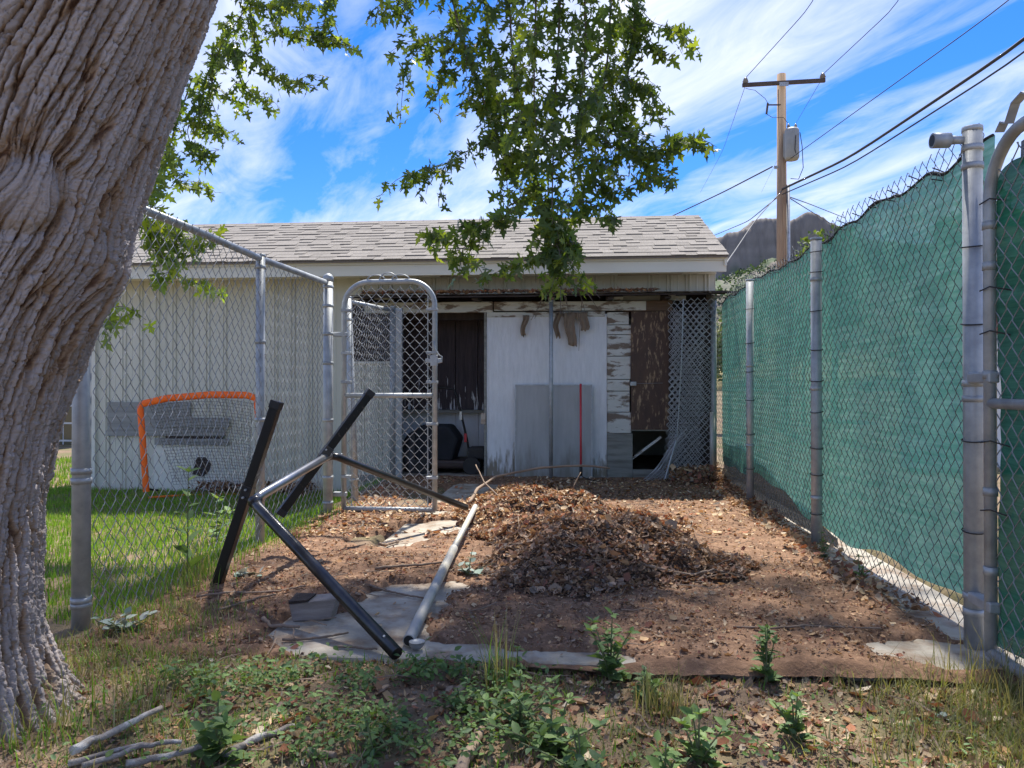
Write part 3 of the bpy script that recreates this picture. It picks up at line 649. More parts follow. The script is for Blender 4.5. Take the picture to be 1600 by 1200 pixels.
# screened gate leaf on the right edge, in line with the fence
rg = empty('screened_gate', (1.53, 2.875, 0), R(-91)); tag(rg, 'arched gate leaf with dark green shade cloth at the right edge', 'gate')
gate_frame(1.6, .03, 1.90, .22, .0215, rg, .945)
V, F = chain(1.56, .05, 1.9, lambda a, d, z: (a+.01, d+.012, z), seed=21, r=.0026, top=arch_top(1.6, 1.885, .22))
tag(link('chain_link_mesh', mesh('chain_link_mesh', V, F, wire, True), rg), kind='stuff')
cloth(.01, 1.55, lambda a: .06+0*a, lambda a: arch_top(1.6, 1.80, .12)(a), .03, darkscreen, 'shade_cloth', rg, lambda a, d, z: (a, d, z), .028, 51, 90, 70)
cloth(.09, 1.5, lambda a: 1.79+0*a, lambda a: 1.87+.012*np.sin(a*9), .06, greyscreen, 'torn_hem', rg, lambda a, d, z: (a, d, z), .01, 53, 60, 5)
for z in (.33, .62, 1.05, 1.45, 1.6): G().tube([(0, 0, z-.015), (0, 0, z+.015)], .0245, 14).build('band', galv, rg, smooth=True)
for z in (1.04, .2): G().box((-.13, -.02, z-.02), (.03, .02, z+.02)).build('hinge', galv, rg, bevel=.006)
G().box((-.012, -.004, 0), (.012, .004, .0001)); pts = [(.10+.02*i, 0, 1.91+.035*math.sin(i*.9)) for i in range(12)]
V = []; Ff = []
prof = [(.07, 1.92), (.10, 1.945), (.13, 1.93), (.17, 1.985), (.23, 2.0), (.27, 1.975), (.31, 1.925), (.35, 1.935), (.40, 1.985), (.46, 1.99)]
for x, z in prof: V += [(x, -.016, z), (x, .016, z), (x, .016, z+.005), (x, -.016, z+.005)]
for i in range(len(prof)-1):
    for k in range(4): Ff.append((i*4+k, i*4+(k+1) % 4, i*4+4+(k+1) % 4, i*4+4+k))
G().add(V, Ff).build('scroll_strap', galv, rg)
for z in (.55, .8, 1.2, 1.36, 1.68): G().tube([(-.01, -.03, z), (.04, -.02, z+.01), (.09, .03, z-.01), (.05, .05, z)], .0028, 5).build('cable_tie', blackplastic, rg)

# loose bundle of chain-link cloth hung in the right corner of the shed
cb = empty('chain_link_bundle', (1.27, 8.2, 0)); tag(cb, 'loose bundle of grey chain-link cloth hanging in the shed corner', 'wire mesh')
for i in range(4):
    sh = random.uniform(-.03, .03); yy = -.10+i*.055; wd = .46-.03*i
    V, F = chain(wd, .02, 1.98-.05*i, lambda a, d, z, yy=yy, sh=sh, wd=wd: (a-wd/2+sh-.02*(1.98-z)+.015*np.sin(z*3+yy*40)-.03*(1-sstep(0, .6, z)), yy+d+.02*np.sin(a*9+z*2+yy*30), z), seed=60+i, r=.0026, wob=.012, pw=.035-.002*i, ph=.078)
    tag(link('mesh_layer', mesh('mesh_layer', V, F, wire_bright, True), cb), kind='stuff')
for i in range(2):
    V, F = chain(.30, .03, .55, lambda a, d, z, i=i: (-.55+a+z*.30+.03*i, -.16-.05*i+d+.1*(.5-z), z*np.clip(.25+a*3.2, .2, 1)), seed=70+i, r=.0028, wob=.012, pw=.03, ph=.07)
    tag(link('loose_corner', mesh('loose_corner', V, F, wire_bright, True), cb), kind='stuff')
G().tube([(-.10, -.17, 1.95), (-.12, -.18, 1.3), (-.15, -.17, .75), (-.17, -.17, .5)], .006, 7).build('tension_bar', galv, cb); G().tube([(-.18, -.20, .45), (-.3, -.24, .05)], .012, 7).build('tension_bar', galv, cb)
G().tube([(.21, -.12, .02), (.21, -.12, .75)], .028, 12).build('pipe_stub', oldpipe, cb, smooth=True)

# ------------------------------------------------------------------ bent frame and loose pipe
fr = empty('folded_metal_frame', (-1.77, 3.60, 0)); tag(fr, 'collapsed frame of black square legs and dark round tubes', 'metal frame')
def loc(p): return (p[0]+1.77, p[1]-3.60, p[2])
J1, J2 = (-1.53, 3.49, .455), (-1.50, 4.50, .585)
legA = [(-1.775, 3.585, .0), (-1.485, 3.64, .925)]; legB = [(-1.72, 4.27, .26), (-1.26, 4.56, .975)]
for P in (legA, legB):
    a, b = Vector(loc(P[0])), Vector(loc(P[1])); dv = (b-a).normalized()
    lg = G().tube([a, b], .0345, 4, square=True).build('leg', blackmetal, fr, bevel=.004)
    G().tube([b-dv*.03, b+dv*.012], .039, 4, square=True).build('end_cap', blackplastic, lg, bevel=.004)
    G().tube([a-dv*.008, a+dv*.03], .038, 4, square=True).build('end_cap', blackplastic, lg, bevel=.004)
greytube = mat('bright_grey_tube', (.40, .40, .40), (.27, .27, .275), 5, .3, .85, .03, 50)
G().tube([loc(J1), loc((-1.525, 3.53, .475)), loc((-1.49, 4.45, .588)), loc(J2)], .024, 14).build('cross_tube', greytube, fr, smooth=True)
G().tube([loc(J2), loc((-1.46, 4.53, .575)), loc((-.79, 5.50, .115))], .0235, 14).build('rear_tube', darktube, fr, smooth=True)
G().tube([loc(J1), loc((-1.50, 3.46, .43)), loc((-.645, 2.70, .025))], .0255, 14).build('front_tube', darktube, fr, smooth=True)
for j in (J1, J2):
    g = G(); p = Vector(loc(j)); g.tube([p-Vector((0, .03, 0)), p-Vector((0, .02, 0)), p+Vector((0, .02, 0)), p+Vector((0, .03, 0))], [.012, .030, .030, .012], 12); g.build('elbow', darktube, fr, smooth=True)
for q in ((-1.44, 4.56, .587), (-1.47, 4.44, .612), (-.70, 2.73, .075)): G().tube([loc(q), loc((q[0], q[1]-.004, q[2]+.006))], .005, 8).build('bolt', galv, fr)
for (p, lg) in ((J1, legA), (J2, legB)):
    a, b = Vector(loc(lg[0])), Vector(loc(lg[1])); dv = (b-a).normalized(); c0 = a+dv*((Vector(loc(p))-a).dot(dv))
    G().tube([c0-dv*.035, c0+dv*.035], .0375, 4, square=True).build('bracket', darktube, fr, bevel=.003)
    for q in (-.02, .02): G().tube([c0+dv*q+Vector((0, -.03, 0)), c0+dv*q+Vector((0, -.042, 0))], .006, 6).build('bolt', galv, fr)
pp = empty('loose_pipe', (-.63, 2.83, .03)); tag(pp, 'long pale galvanised pipe lying on the ground beside the leaf pile', 'pipe')
P0 = Vector((0, 0, .0)); P1 = Vector((-.10, 2.72, .085)); q = Vector((-.053, 1.42, .05))
G().tube([P0, q], .0235, 16).build('thick_pipe', oldpipe, pp, smooth=True); G().tube([q, P1], .0195, 16).build('thin_pipe', oldpipe, pp, smooth=True)
G().tube([P0+Vector((.0003, -.0015, 0)), P0+Vector((.0002, .001, 0))], .0195, 16).build('open_end', blackplastic, pp)
V = []; F = []
for j in range(6):
    a = j/5*math.pi/2; 
    for i in range(16): V.append((.036+.031*math.cos(a)*math.cos(i*math.pi/8), -.02+.031*math.cos(a)*math.sin(i*math.pi/8), .005-.031*math.sin(a)))
for j in range(5):
    for i in range(16): F.append((j*16+i, j*16+(i+1) % 16, j*16+16+(i+1) % 16, j*16+16+i))
F.append(tuple(range(16)))
link('dome_cap', mesh('dome_cap', V, F, galv, True), pp)
# orange pop-up goal on the lawn
gl = empty('toy_goal', (-4.0, 7.6, -.12)); tag(gl, 'orange framed pop-up toy goal with net on the lawn behind the fence', 'goal')
pts = [(-4.53, 7.6, -.10), (-4.56, 7.6, .3), (-4.60, 7.6, .80), (-4.58, 7.6, .835), (-4.31, 7.6, .895), (-3.82, 7.6, .935), (-3.43, 7.6, .93), (-3.33, 7.6, .90), (-3.31, 7.6, .84), (-3.28, 7.6, .45), (-3.24, 7.6, -.10)]
pts = [(a+4, b-7.6, c+.12) for a, b, c in pts]
g = G()
for i in range(len(pts)): pass
n = len(pts); V = []
for i, p in enumerate(pts):
    a = Vector(pts[max(i-1, 0)]); b = Vector(pts[min(i+1, n-1)]); tt = (b-a).normalized(); nn = Vector((-tt.z, 0, tt.x))
    wq = (.037 if i < 8 else (.04, .03, .015)[i-8])
    for k in range(10):
        an = 2*math.pi*k/10; V.append(Vector(p)+nn*(math.cos(an)*wq)+Vector((0, 1, 0))*(math.sin(an)*.022))
F = [(i*10+k, i*10+(k+1) % 10, i*10+10+(k+1) % 10, i*10+10+k) for i in range(n-1) for k in range(10)]
g.add(V, F).build('sleeve', orange, gl, smooth=True)
G().tube([(-.53, .05, -.05), (-.3, .4, -.07), (.3, .5, -.07), (.62, .05, -.05)], .012, 8).build('ground_bow', orange, gl, smooth=True)
g = G().tube([(-.53, 0, .05), (-.47, .12, .02)], .012, 6); g.build('peg_strap', blackplastic, gl)
netm = mat('dark_net_cord', (.10, .10, .10), None, 5, .8)
g = G(); NX, NZ = 34, 26
def netp(i, j):
    a = i/NX; b = j/NZ; x = -.54+1.16*a; zt = .92+.06*math.sin(a*math.pi)
    return (x*(1-.12*(1-b)), .05+.50*(1-b)**.8*math.sin(math.pi*min(1, .15+a*.85))**.3, .04+b*zt)
for i in range(NX+1): g.tube([netp(i, j) for j in range(0, NZ+1, 2)], .0022, 3, cap=False)
for j in range(NZ+1): g.tube([netp(i, j) for i in range(0, NX+1, 2)], .0022, 3, cap=False)
tag(g.build('net', netm, gl), kind='stuff')
# wood block and foreground sticks
wb = empty('wood_block', (-1.12, 3.17, .0), R(8)); tag(wb, 'weathered split log block lying on the concrete', 'wood block')
blockm = mat('weathered_block', (.40, .35, .32), (.22, .185, .165), 5, .9, 0, .6, 40, stretch=(1, 1, 6))
G().add([(-.085,-.05,.0),(.075,-.045,.005),(.085,.05,.0),(-.08,.05,0),(-.10,-.055,.075),(-.02,-.06,.085),(.10,-.045,.095),(.11,.045,.10),(-.09,.05,.085)],
        [(3,2,1,0),(0,1,6,5,4),(1,2,7,6),(2,3,8,7),(3,0,4,8),(4,5,8),(5,6,7,8)]).build('split_wood', blockm, wb, bevel=.006)
G().add([(-.10,-.056,.078),(-.02,-.06,.088),(.0,.03,.092),(-.09,.045,.09),(-.10,-.056,.09),(-.02,-.06,.096),(.0,.03,.10),(-.09,.045,.1)], [(3,2,1,0),(4,5,6,7),(0,1,5,4),(1,2,6,5),(2,3,7,6),(3,0,4,7)]).build('bark_flake', darkwood, wb)
def stick(P, r, lab, m=greystick, name='stick', grp='dead sticks on the ground'):
    P = [Vector(p) for p in P]; Q = []
    for i in range(len(P)-1):
        for k in range(5):
            q = P[i].lerp(P[i+1], k/5); Q.append(q+Vector((random.uniform(-1, 1), random.uniform(-1, 1), random.uniform(-.4, 1)))*r*.35)
    Q.append(P[-1]); o0 = Q[0].copy()
    rad = [r*(1-.35*i/len(Q))*random.uniform(.85, 1.15) for i in range(len(Q))]
    o = G().tube([q-o0 for q in Q], rad, 8).build(name, m, smooth=True); o.location = o0
    tag(o, lab, 'stick', grp); return o
stick([(-1.31, 1.86, .05), (-1.27, 2.0, .045), (-1.22, 2.13, .05)], .012, 'thick pale broken stick angled up beside the tree roots')
stick([(-1.30, 1.83, .03), (-1.17, 1.95, .03)], .009, 'shorter grey stick lying right under the thick pale one')
stick([(-1.25, 1.82, .03), (-1.16, 1.93, .035), (-1.07, 1.97, .03)], .009, 'bent grey stick in front of the tree roots at the bottom edge')
stick([(-1.15, 1.84, .03), (-1.05, 1.90, .03), (-.99, 1.93, .04)], .010, 'thin dark stick left of the leafy weed at the bottom edge')
stick([(-.93, 1.92, .02), (-.87, 2.01, .03), (-.80, 2.09, .03)], .012, 'stout grey stick just right of the bottom-left leafy weed')
stick([(-.30, 1.90, .0), (-.28, 2.05, .0), (-.27, 2.2, -.01)], .02, 'half-buried brown root at the bottom centre', twigm)
stick([(-.72, 1.98, .01), (-.64, 1.97, .01)], .012, 'short brown twig lying among the clover at the bottom', twigm)
def gtwig(x, y, ang, ln, r, lab, bend=.15):
    P = []; a = ang
    for i in range(5):
        P.append((x, y, float(topz(np.array(x), np.array(y)))+r+.004)); x += math.cos(a)*ln/4; y += math.sin(a)*ln/4; a += random.uniform(-bend, bend)*2
    return stick(P, r, lab, twigm, 'twig', 'twigs lying about the yard')
gtwig(-1.14, 2.86, .1, .26, .006, 'thin twig along the front of the bare concrete, left of the frame tube')
gtwig(-1.30, 3.05, -.5, .18, .009, 'short curved pale twig left of the wood block on the soil')
gtwig(-.90, 2.80, .05, .16, .006, 'short dark twig on the concrete beside the front tube')
gtwig(-1.0, 3.62, -.3, .34, .006, 'long thin twig across the back edge of the bare concrete')
gtwig(-1.05, 3.9, .35, .4, .008, 'forked brown twig lying behind the bare concrete')
gtwig(-1.20, 4.55, 1.1, .2, .011, 'short thick curled twig on the second patch of concrete')
gtwig(-1.75, 3.35, .4, .5, .006, 'long straight twig on the soil near the left black leg')
gtwig(-1.55, 3.15, .9, .3, .006, 'thin twig crossing the soil left of the wood block')
gtwig(.1, 4.35, -.3, .5, .007, 'long twig lying on top of the front leaf pile'); gtwig(.45, 4.3, .9, .4, .006, 'slanting twig on the right shoulder of the leaf pile')
gtwig(-.35, 4.15, .25, .5, .007, 'pale twig on the left flank of the leaf pile'); gtwig(.35, 3.8, .25, .5, .008, 'stout twig low on the front of the leaf pile')
gtwig(.65, 3.1, .05, .6, .005, 'long thin twig on bare soil in front of the leaf pile')
P = [(-.86, 6.1, .05), (-.83, 6.5, .12), (-.7, 6.75, .2), (-.3, 6.95, .26), (.1, 7.1, .27), (.35, 7.15, .24)]
stick(P, .014, 'long curved fallen branch arching behind the leaf pile', twigm, 'fallen_branch', 'branches behind the leaf pile')
stick([(-.55, 6.0, .08), (-.75, 6.3, .2), (-.85, 6.5, .33)], .007, 'thin upright branch sticking out left of the leaf pile', twigm, 'fallen_branch', 'branches behind the leaf pile')
stick([(.0, 6.6, .12), (.07, 6.7, .25)], .006, 'short twig poking up in front of the grey screen', twigm, 'fallen_branch', 'branches behind the leaf pile')

# ------------------------------------------------------------------ the maple
tree = empty('maple_tree', (-1.86, 2.05, 0)); tag(tree, 'big leaning maple with deeply furrowed grey bark, its boughs hanging over the yard', 'tree')
CR = np.array([.9967, .0814]); CF = np.array([-.0814, .9967])           # right and forward of the view on the ground, to lay the lean out
hk = [-.15, 0, .07, .257, .45, .635, .85, 1.01, 1.2, 1.35, 1.58, 1.85, 2.15, 2.7, 3.4, 4.2]
ck = [-1.80, -1.80, -1.785, -1.785, -1.785, -1.785, -1.757, -1.717, -1.660, -1.605, -1.535, -1.465, -1.385, -1.22, -1.0, -.72]
rk = [.62, .50, .432, .367, .360, .360, .363, .372, .383, .390, .384, .388, .398, .40, .38, .34]
def trunk_mesh():
    ang0 = math.atan2(-2.05, 1.86)                                        # towards the camera
    dense = np.linspace(-1.7, 1.7, 510); sparse = np.linspace(1.7, 2*math.pi-1.7, 80)[1:-1]
    th = np.concatenate([dense, sparse]); hv = np.concatenate([np.linspace(-.12, 2.35, 690), np.linspace(2.36, 4.2, 90)])
    T, H = np.meshgrid(th, hv)
    cx = np.interp(H, hk, ck); rad = np.interp(H, hk, rk)
    # smooth the tables a little
    S = T*.37
    flow = S+.07*(fbm(S*2.1+H*.3, H*.9, 71)-.5)-.13*np.maximum(H-1.15, 0)+.03*(fbm(S*6, H*2.0, 72)-.5)
    flow = flow+.06*np.exp(-((H-1.36)/.14)**2)*np.sign(S-.36)*np.exp(-np.abs(S-.36)/.12)
    # round burl on the left and the pinch on the right
    kb = np.hypot((S-.06)/.075, (H-1.52)/.085); knot = np.exp(-kb**2)
    kk = np.hypot((S-.40)/.10, (H-1.33)/.09); pinch = np.exp(-kk**2)
    flow = flow+.018*np.sin(np.arctan2(H-1.52, S-.06)*2)*np.exp(-(kb-1.2)**2*2)
    wx = .30*(fbm(flow*16, H*7, 75, 4)-.5)+.10*(fbm(flow*60, H*60, 79, 2)-.5)
    f1, f2, cid = voro(flow*35+wx, H*1.8+.9*(fbm(flow*9, H*3, 74)-.5), 80)
    e1 = sstep(.05, .21, f2-f1)
    f1b, f2b, cidb = voro(flow*52+wx*2, H*7.5+1.4*(fbm(flow*20, H*8, 76)-.5), 84)
    e2 = sstep(.02, .16, f2b-f1b)
    f1c, f2c, cidc = voro(flow*40+wx*2, H*26+1.6*(fbm(flow*30, H*25, 78)-.5), 88); e3 = sstep(.02, .10, f2c-f1c)
    fine = fbm(flow*150, H*85, 77, 3, .7)-.5
    tilt = np.clip(f1, 0, 1)
    ridge = .56*e1*(.5+.5*cid)+.30*e2*(.3+.7*cidb)+.22*e3*(.3+.7*cidc)
    tone = .62*sstep(.04, .40, f2-f1)*(.6+.4*cid)+.38*sstep(.02, .3, f2b-f1b)*(.4+.6*cidb)
    smoothm = .65*np.clip(np.exp(-kb**4)*1.1, 0, 1)
    ridge_s = ridge*(1-smoothm)+.75*smoothm
    amp = .034+.010*(1-sstep(.0, .5, H))
    disp = amp*(ridge_s-.5)-.008*tilt*(1-smoothm)+.011*fine*(1-smoothm)-.010*(1-sstep(.0, .07, f2-f1))*(1-smoothm)-.004*(1-sstep(0, .06, f2c-f1c))+.02*knot-.016*np.exp(-((kb-1.3)/.22)**2)+.025*pinch
    disp += .035*(fbm(T*1.3, H*1.2, 90)-.5)
    # root flare
    fl = (1-sstep(-.05, .40, H)); disp += fl*.07*(fbm(T*1.9, H*.4, 91)-.45)
    rr_ = rad+disp
    ang = ang0+T
    # centre of the trunk in world coordinates
    px = cx*CR[0]+2.2*CF[0]; py = cx*CR[1]+2.2*CF[1]+.06*(H-1)
    V = np.stack([px+rr_*np.cos(ang)+1.86, py+rr_*np.sin(ang)-2.05, H], -1)
    nt_ = len(th); nh = len(hv)
    i = np.arange(nh-1)[:, None]*nt_; j = np.arange(nt_)[None]; j2 = (j+1) % nt_
    F = np.stack([i+j, i+j2, i+nt_+j2, i+nt_+j], -1).reshape(-1, 4)
    return mesh('trunk', V.reshape(-1, 3), F, barkm(), True, attr={'ridge': (tone*(1-smoothm)+.8*smoothm).ravel(), 'plate': (cid*.6+cidb*.4).ravel()})
def barkm():
    m = bpy.data.materials.new('furrowed_bark'); m.use_nodes = True; t = m.node_tree; n = t.nodes; l = t.links; b = n['Principled BSDF']
    b.inputs['Roughness'].default_value = .9; b.inputs['Specular IOR Level'].default_value = .2
    a = n.new('ShaderNodeAttribute'); a.attribute_name = 'ridge'; p = n.new('ShaderNodeAttribute'); p.attribute_name = 'plate'
    tx = n.new('ShaderNodeTexCoord'); q = n.new('ShaderNodeTexNoise'); q.inputs['Scale'].default_value = 26; q.inputs['Detail'].default_value = 8; q.inputs['Roughness'].default_value = .7
    l.new(tx.outputs['Object'], q.inputs[0])
    ad = n.new('ShaderNodeMath'); ad.operation = 'MULTIPLY_ADD'; l.new(q.outputs[0], ad.inputs[0]); ad.inputs[1].default_value = .55; 
    sb = n.new('ShaderNodeMath'); sb.operation = 'SUBTRACT'; l.new(a.outputs['Fac'], sb.inputs[0]); sb.inputs[1].default_value = .275; l.new(sb.outputs[0], ad.inputs[2])
    r = n.new('ShaderNodeValToRGB'); e = r.color_ramp.elements; e[0].position = .05; e[0].color = (.13, .075, .05, 1); e[1].position = .74; e[1].color = (.35, .305, .285, 1)
    x = e.new(.28); x.color = (.32, .225, .15, 1); x = e.new(.47); x.color = (.31, .265, .24, 1)
    l.new(ad.outputs[0], r.inputs[0])
    hv_ = n.new('ShaderNodeHueSaturation'); mr = n.new('ShaderNodeMapRange'); mr.inputs[3].default_value = .75; mr.inputs[4].default_value = 1.15; l.new(p.outputs['Fac'], mr.inputs[0]); l.new(mr.outputs[0], hv_.inputs['Value'])
    l.new(r.outputs[0], hv_.inputs['Color']); l.new(hv_.outputs[0], b.inputs['Base Color'])
    mp = n.new('ShaderNodeMapping'); mp.inputs['Scale'].default_value = (30, 30, 130); l.new(tx.outputs['Object'], mp.inputs[0])
    q2 = n.new('ShaderNodeTexNoise'); q2.inputs['Scale'].default_value = 1; q2.inputs['Detail'].default_value = 6; l.new(mp.outputs[0], q2.inputs[0])
    bp = n.new('ShaderNodeBump'); bp.inputs['Strength'].default_value = .8; bp.inputs['Distance'].default_value = .006; l.new(q2.outputs[0], bp.inputs['Height']); l.new(bp.outputs[0], b.inputs['Normal'])
    return m
link('trunk', trunk_mesh(), tree)
limbm = mat('limb_bark', (.26, .22, .20), (.17, .14, .125), 12, .9, 0, .6, 40, stretch=(2, 2, .5))
def tl(p): return (p[0]+1.86, p[1]-2.05, p[2])
top = (-.79, 2.3, 4.1)
LIMBS = [([top, (-.3, 3.2, 5.2), (.0, 4.2, 5.6), (.1, 5.2, 5.4), (.2, 6.2, 5.6), (.4, 7.4, 6.4)], .2), ([top, (-1.6, 3.2, 5.4), (-2.3, 4.6, 6.2), (-2.6, 6.0, 6.3), (-2.8, 7.6, 6.8)], .22),
         ([(-.3, 3.2, 5.2), (.6, 4.1, 6.2), (1.6, 5.3, 7.0), (2.4, 6.2, 7.2)], .13), ([(-2.3, 4.6, 6.2), (-3.4, 5.2, 7.2), (-4.6, 6.0, 7.6)], .13),
         ([(-2.3, 4.6, 6.2), (-1.4, 5.8, 7.4), (-.9, 7.4, 8.0)], .12)]
for P, r in LIMBS: G().tube([tl(p) for p in P], [r*(1-.8*i/(len(P)-1)) for i in range(len(P))], 10).build('limb', limbm, tree, smooth=True)
# maple leaf: five pointed, toothed lobes; y is from stalk to tip
half = [(.0, 0), (.16, -.10), (.30, -.16), (.24, -.02), (.14, .10), (.30, .13), (.44, .10), (.62, .22), (.48, .26), (.42, .36), (.26, .30), (.12, .36), (.16, .52), (.27, .64), (.14, .68), (.08, .84), (0, 1.06)]
out = half+[(-x, y) for x, y in half[-2:0:-1]]
LV = np.array([(0, .22, .0)]+[(x, y, -.10*abs(x)-.16*y*y) for x, y in out]); no = len(out)
LF = np.array([(0, 1+i, 1+(i+1) % no) for i in range(no)])
LF2 = np.array([(0, 1, 2), (0, 2, 3), (0, 3, 4), (0, 4, 1)]); LV2 = np.array([(0, 0, 0), (.5, .2, -.06), (.2, .9, -.14), (-.2, .9, -.14), (-.5, .2, -.06)]); LF2 = np.array([(0, 1, 2), (0, 2, 3), (0, 3, 4)])
hang = [[(-0.06,4.71,3.94),(-0.09,4.71,3.21),(-0.12,4.71,2.64),(-0.13,4.65,2.11),(-0.11,4.61,1.74),(-0.03,4.61,1.5)],[(-0.44,4.88,4.06),(-0.4,4.88,3.22),(-0.31,4.84,2.7),(-0.19,4.8,2.18),(-0.09,4.71,1.8)],[(0.28,5.04,4.12),(0.24,5.04,3.26),(0.18,4.98,2.82),(0.13,4.93,2.42),(-0.02,4.81,2.02)],[(-0.88,4.94,4.12),(-0.79,4.95,3.52),(-0.64,4.96,3.05),(-0.47,4.98,2.62),(-0.42,4.88,2.25)],[(0.48,5.16,4.19),(0.41,5.15,3.4),(0.36,5.15,3.0),(0.38,5.05,2.58)],[(-0.21,4.4,3.75),(-0.22,4.4,3.14),(-0.23,4.4,2.73),(-0.2,4.45,2.36)],[(0.06,4.52,3.81),(0.08,4.52,3.11),(0.04,4.52,2.69),(-0.0,4.51,2.34)],[(-0.65,5.16,4.25),(-0.6,5.17,3.58),(-0.56,5.17,3.18),(-0.58,5.17,2.91)],[(-0.32,4.89,2.84),(-0.62,4.82,2.59),(-0.84,4.75,2.44),(-1.08,4.73,2.35)],[(-0.23,4.8,2.31),(-0.53,4.72,2.07),(-0.72,4.66,1.95),(-0.97,4.64,1.99)],[(-0.38,4.68,2.12),(-0.62,4.66,1.92),(-0.79,4.65,1.84)],[(-0.14,4.6,1.86),(-0.39,4.53,1.74),(-0.61,4.47,1.64)],[(0.15,4.93,2.84),(0.44,4.95,2.57),(0.65,4.97,2.6),(0.85,4.99,2.66)],[(0.21,4.93,2.63),(0.48,4.96,2.45),(0.63,4.97,2.36)],[(0.04,4.82,2.35),(0.25,4.84,2.27),(0.39,4.85,2.31)],[(0.02,4.77,2.21),(0.2,4.78,2.15),(0.24,4.79,2.05)],[(0.28,5.04,3.78),(0.53,5.06,3.46),(0.77,5.08,3.4)],[(0.38,5.05,3.44),(0.58,5.06,3.29),(0.64,5.07,3.21)],[(0.34,5.04,3.09),(0.51,5.06,3.01),(0.58,5.06,2.83)],[(-0.87,5.15,3.89),(-1.18,5.12,3.71),(-1.43,5.1,3.58)],[(-0.79,5.05,3.48),(-1.05,5.03,3.35),(-1.17,5.02,3.16)],[(-0.7,5.06,3.27),(-0.9,5.04,3.13),(-0.97,5.04,3.0)],[(-0.12,4.61,1.94),(-0.01,4.61,1.88),(0.04,4.62,1.93)],[(-0.14,4.7,2.08),(-0.06,4.66,1.93),(-0.09,4.61,1.74)],[(-0.11,4.61,1.74),(0.04,4.62,1.6),(0.08,4.62,1.46)]]
left = [[(-1.78,6.08,4.87),(-1.99,6.06,4.34),(-2.1,6.05,3.94),(-1.86,6.07,3.87)],[(-2.26,6.04,4.87),(-2.36,6.03,4.34),(-2.5,6.02,4.02),(-2.26,6.04,3.91),(-1.99,6.06,3.94)],[(-2.54,5.81,4.75),(-2.59,5.81,4.13),(-2.8,5.79,3.82),(-2.96,5.78,3.51),(-3.01,5.77,3.15),(-2.83,5.79,3.06)],[(-2.59,5.81,4.03),(-2.54,5.81,3.66),(-2.39,5.82,3.48),(-2.13,5.85,3.45)],[(-2.8,5.79,3.82),(-2.62,5.81,3.41),(-2.42,5.82,3.28)],[(-2.9,5.78,3.72),(-2.9,5.78,3.36),(-3.11,5.77,3.1),(-3.06,5.77,2.92),(-2.85,5.79,2.92)],[(-3.06,5.77,3.51),(-3.25,5.75,2.94),(-3.21,5.76,2.69),(-2.98,5.78,2.62)],[(-2.81,5.59,4.62),(-2.71,5.6,4.17),(-2.36,5.63,3.97),(-2.11,5.65,4.02)],[(-3.04,5.37,2.81),(-3.07,5.17,2.42),(-3.04,5.07,2.22),(-2.78,4.99,2.07),(-2.49,5.01,2.02)],[(-3.04,5.07,2.22),(-2.92,4.98,1.97),(-2.72,5.0,1.77),(-2.46,5.02,1.67)],[(-2.97,5.07,2.17),(-2.87,4.98,2.04),(-2.65,5.0,1.95)],[(-2.93,4.38,1.66),(-2.79,4.29,1.45),(-2.72,4.29,1.38)]]
GREENS = np.array([(.075, .125, .036), (.095, .155, .042), (.13, .195, .045), (.08, .13, .05), (.19, .25, .05), (.10, .15, .07)])
lp = []; lfw = []; lsz = []; lcl = []; tw = G()
def bez(P, n):
    P = np.array(P); t_ = np.linspace(0, len(P)-1, n); i = np.minimum(t_.astype(int), len(P)-2); f = (t_-i)[:, None]
    Q = P[i]*(1-f)+P[i+1]*f
    for _ in range(2): Q[1:-1] = .25*Q[:-2]+.5*Q[1:-1]+.25*Q[2:]
    return Q
def leafy(Q, size, tint, dens, rs):
    """opposite pairs of leaves along a twig, hanging"""
    d = np.linalg.norm(np.diff(Q, axis=0), axis=1); s = np.concatenate([[0], np.cumsum(d)])
    n = max(2, int(s[-1]/dens))
    for k in range(n+1):
        t_ = s[-1]*(k/n); p = np.array([np.interp(t_, s, Q[:, a]) for a in range(3)])
        q = np.array([np.interp(min(t_+.03, s[-1]), s, Q[:, a]) for a in range(3)]); dr_ = q-p; dr_ = dr_/(np.linalg.norm(dr_)+1e-6)
        for sgn_ in ((-1, 1) if k < n else (0,)):
            side = np.cross(dr_, (0, 0, 1)); side = side/(np.linalg.norm(side)+1e-3)*sgn_+rs.normal(0, .35, 3)
            f = side*.8+dr_*.5+np.array((0, 0, -.75))+rs.normal(0, .25, 3)
            lp.append(p+(side*.6+np.array((0, 0, -.2)))*.045+rs.normal(0, .012, 3)); lfw.append(f); lsz.append(size*rs.uniform(.5, 1.25)); lcl.append(tint)
def spray(P, size, dens, sub, tint, rs, r0=.006):
    Q = bez(P, len(P)*6); L_ = np.linalg.norm(np.diff(Q, axis=0), axis=1).sum()
    tw.tube([tl(p) for p in Q], [r0*(1-.75*i/len(Q)) for i in range(len(Q))], 5)
    leafy(Q, size, tint, dens, rs)
    ns = int(L_/sub)
    for k in range(ns):
        i = int((k+rs.uniform(.1, .9))/ns*(len(Q)-2)); p = Q[i]; d_ = Q[i+1]-Q[i]; d_ = d_/np.linalg.norm(d_)
        o_ = rs.normal(0, 1, 3)*np.array((1, .8, .5)); o_ /= np.linalg.norm(o_); ln = rs.uniform(.10, .27)
        dv = (o_*.9+d_*.45); e = p+dv*ln+np.array((0, 0, -.25*ln)); mid = p+dv*ln*.5+np.array((0, 0, .03))
        q = bez([p, mid, e], 8); tw.tube([tl(x) for x in q], [.0028*(1-.6*j/8) for j in range(8)], 4)
        leafy(q, size*.95, tint, dens, rs)
rs = np.random.default_rng(3)
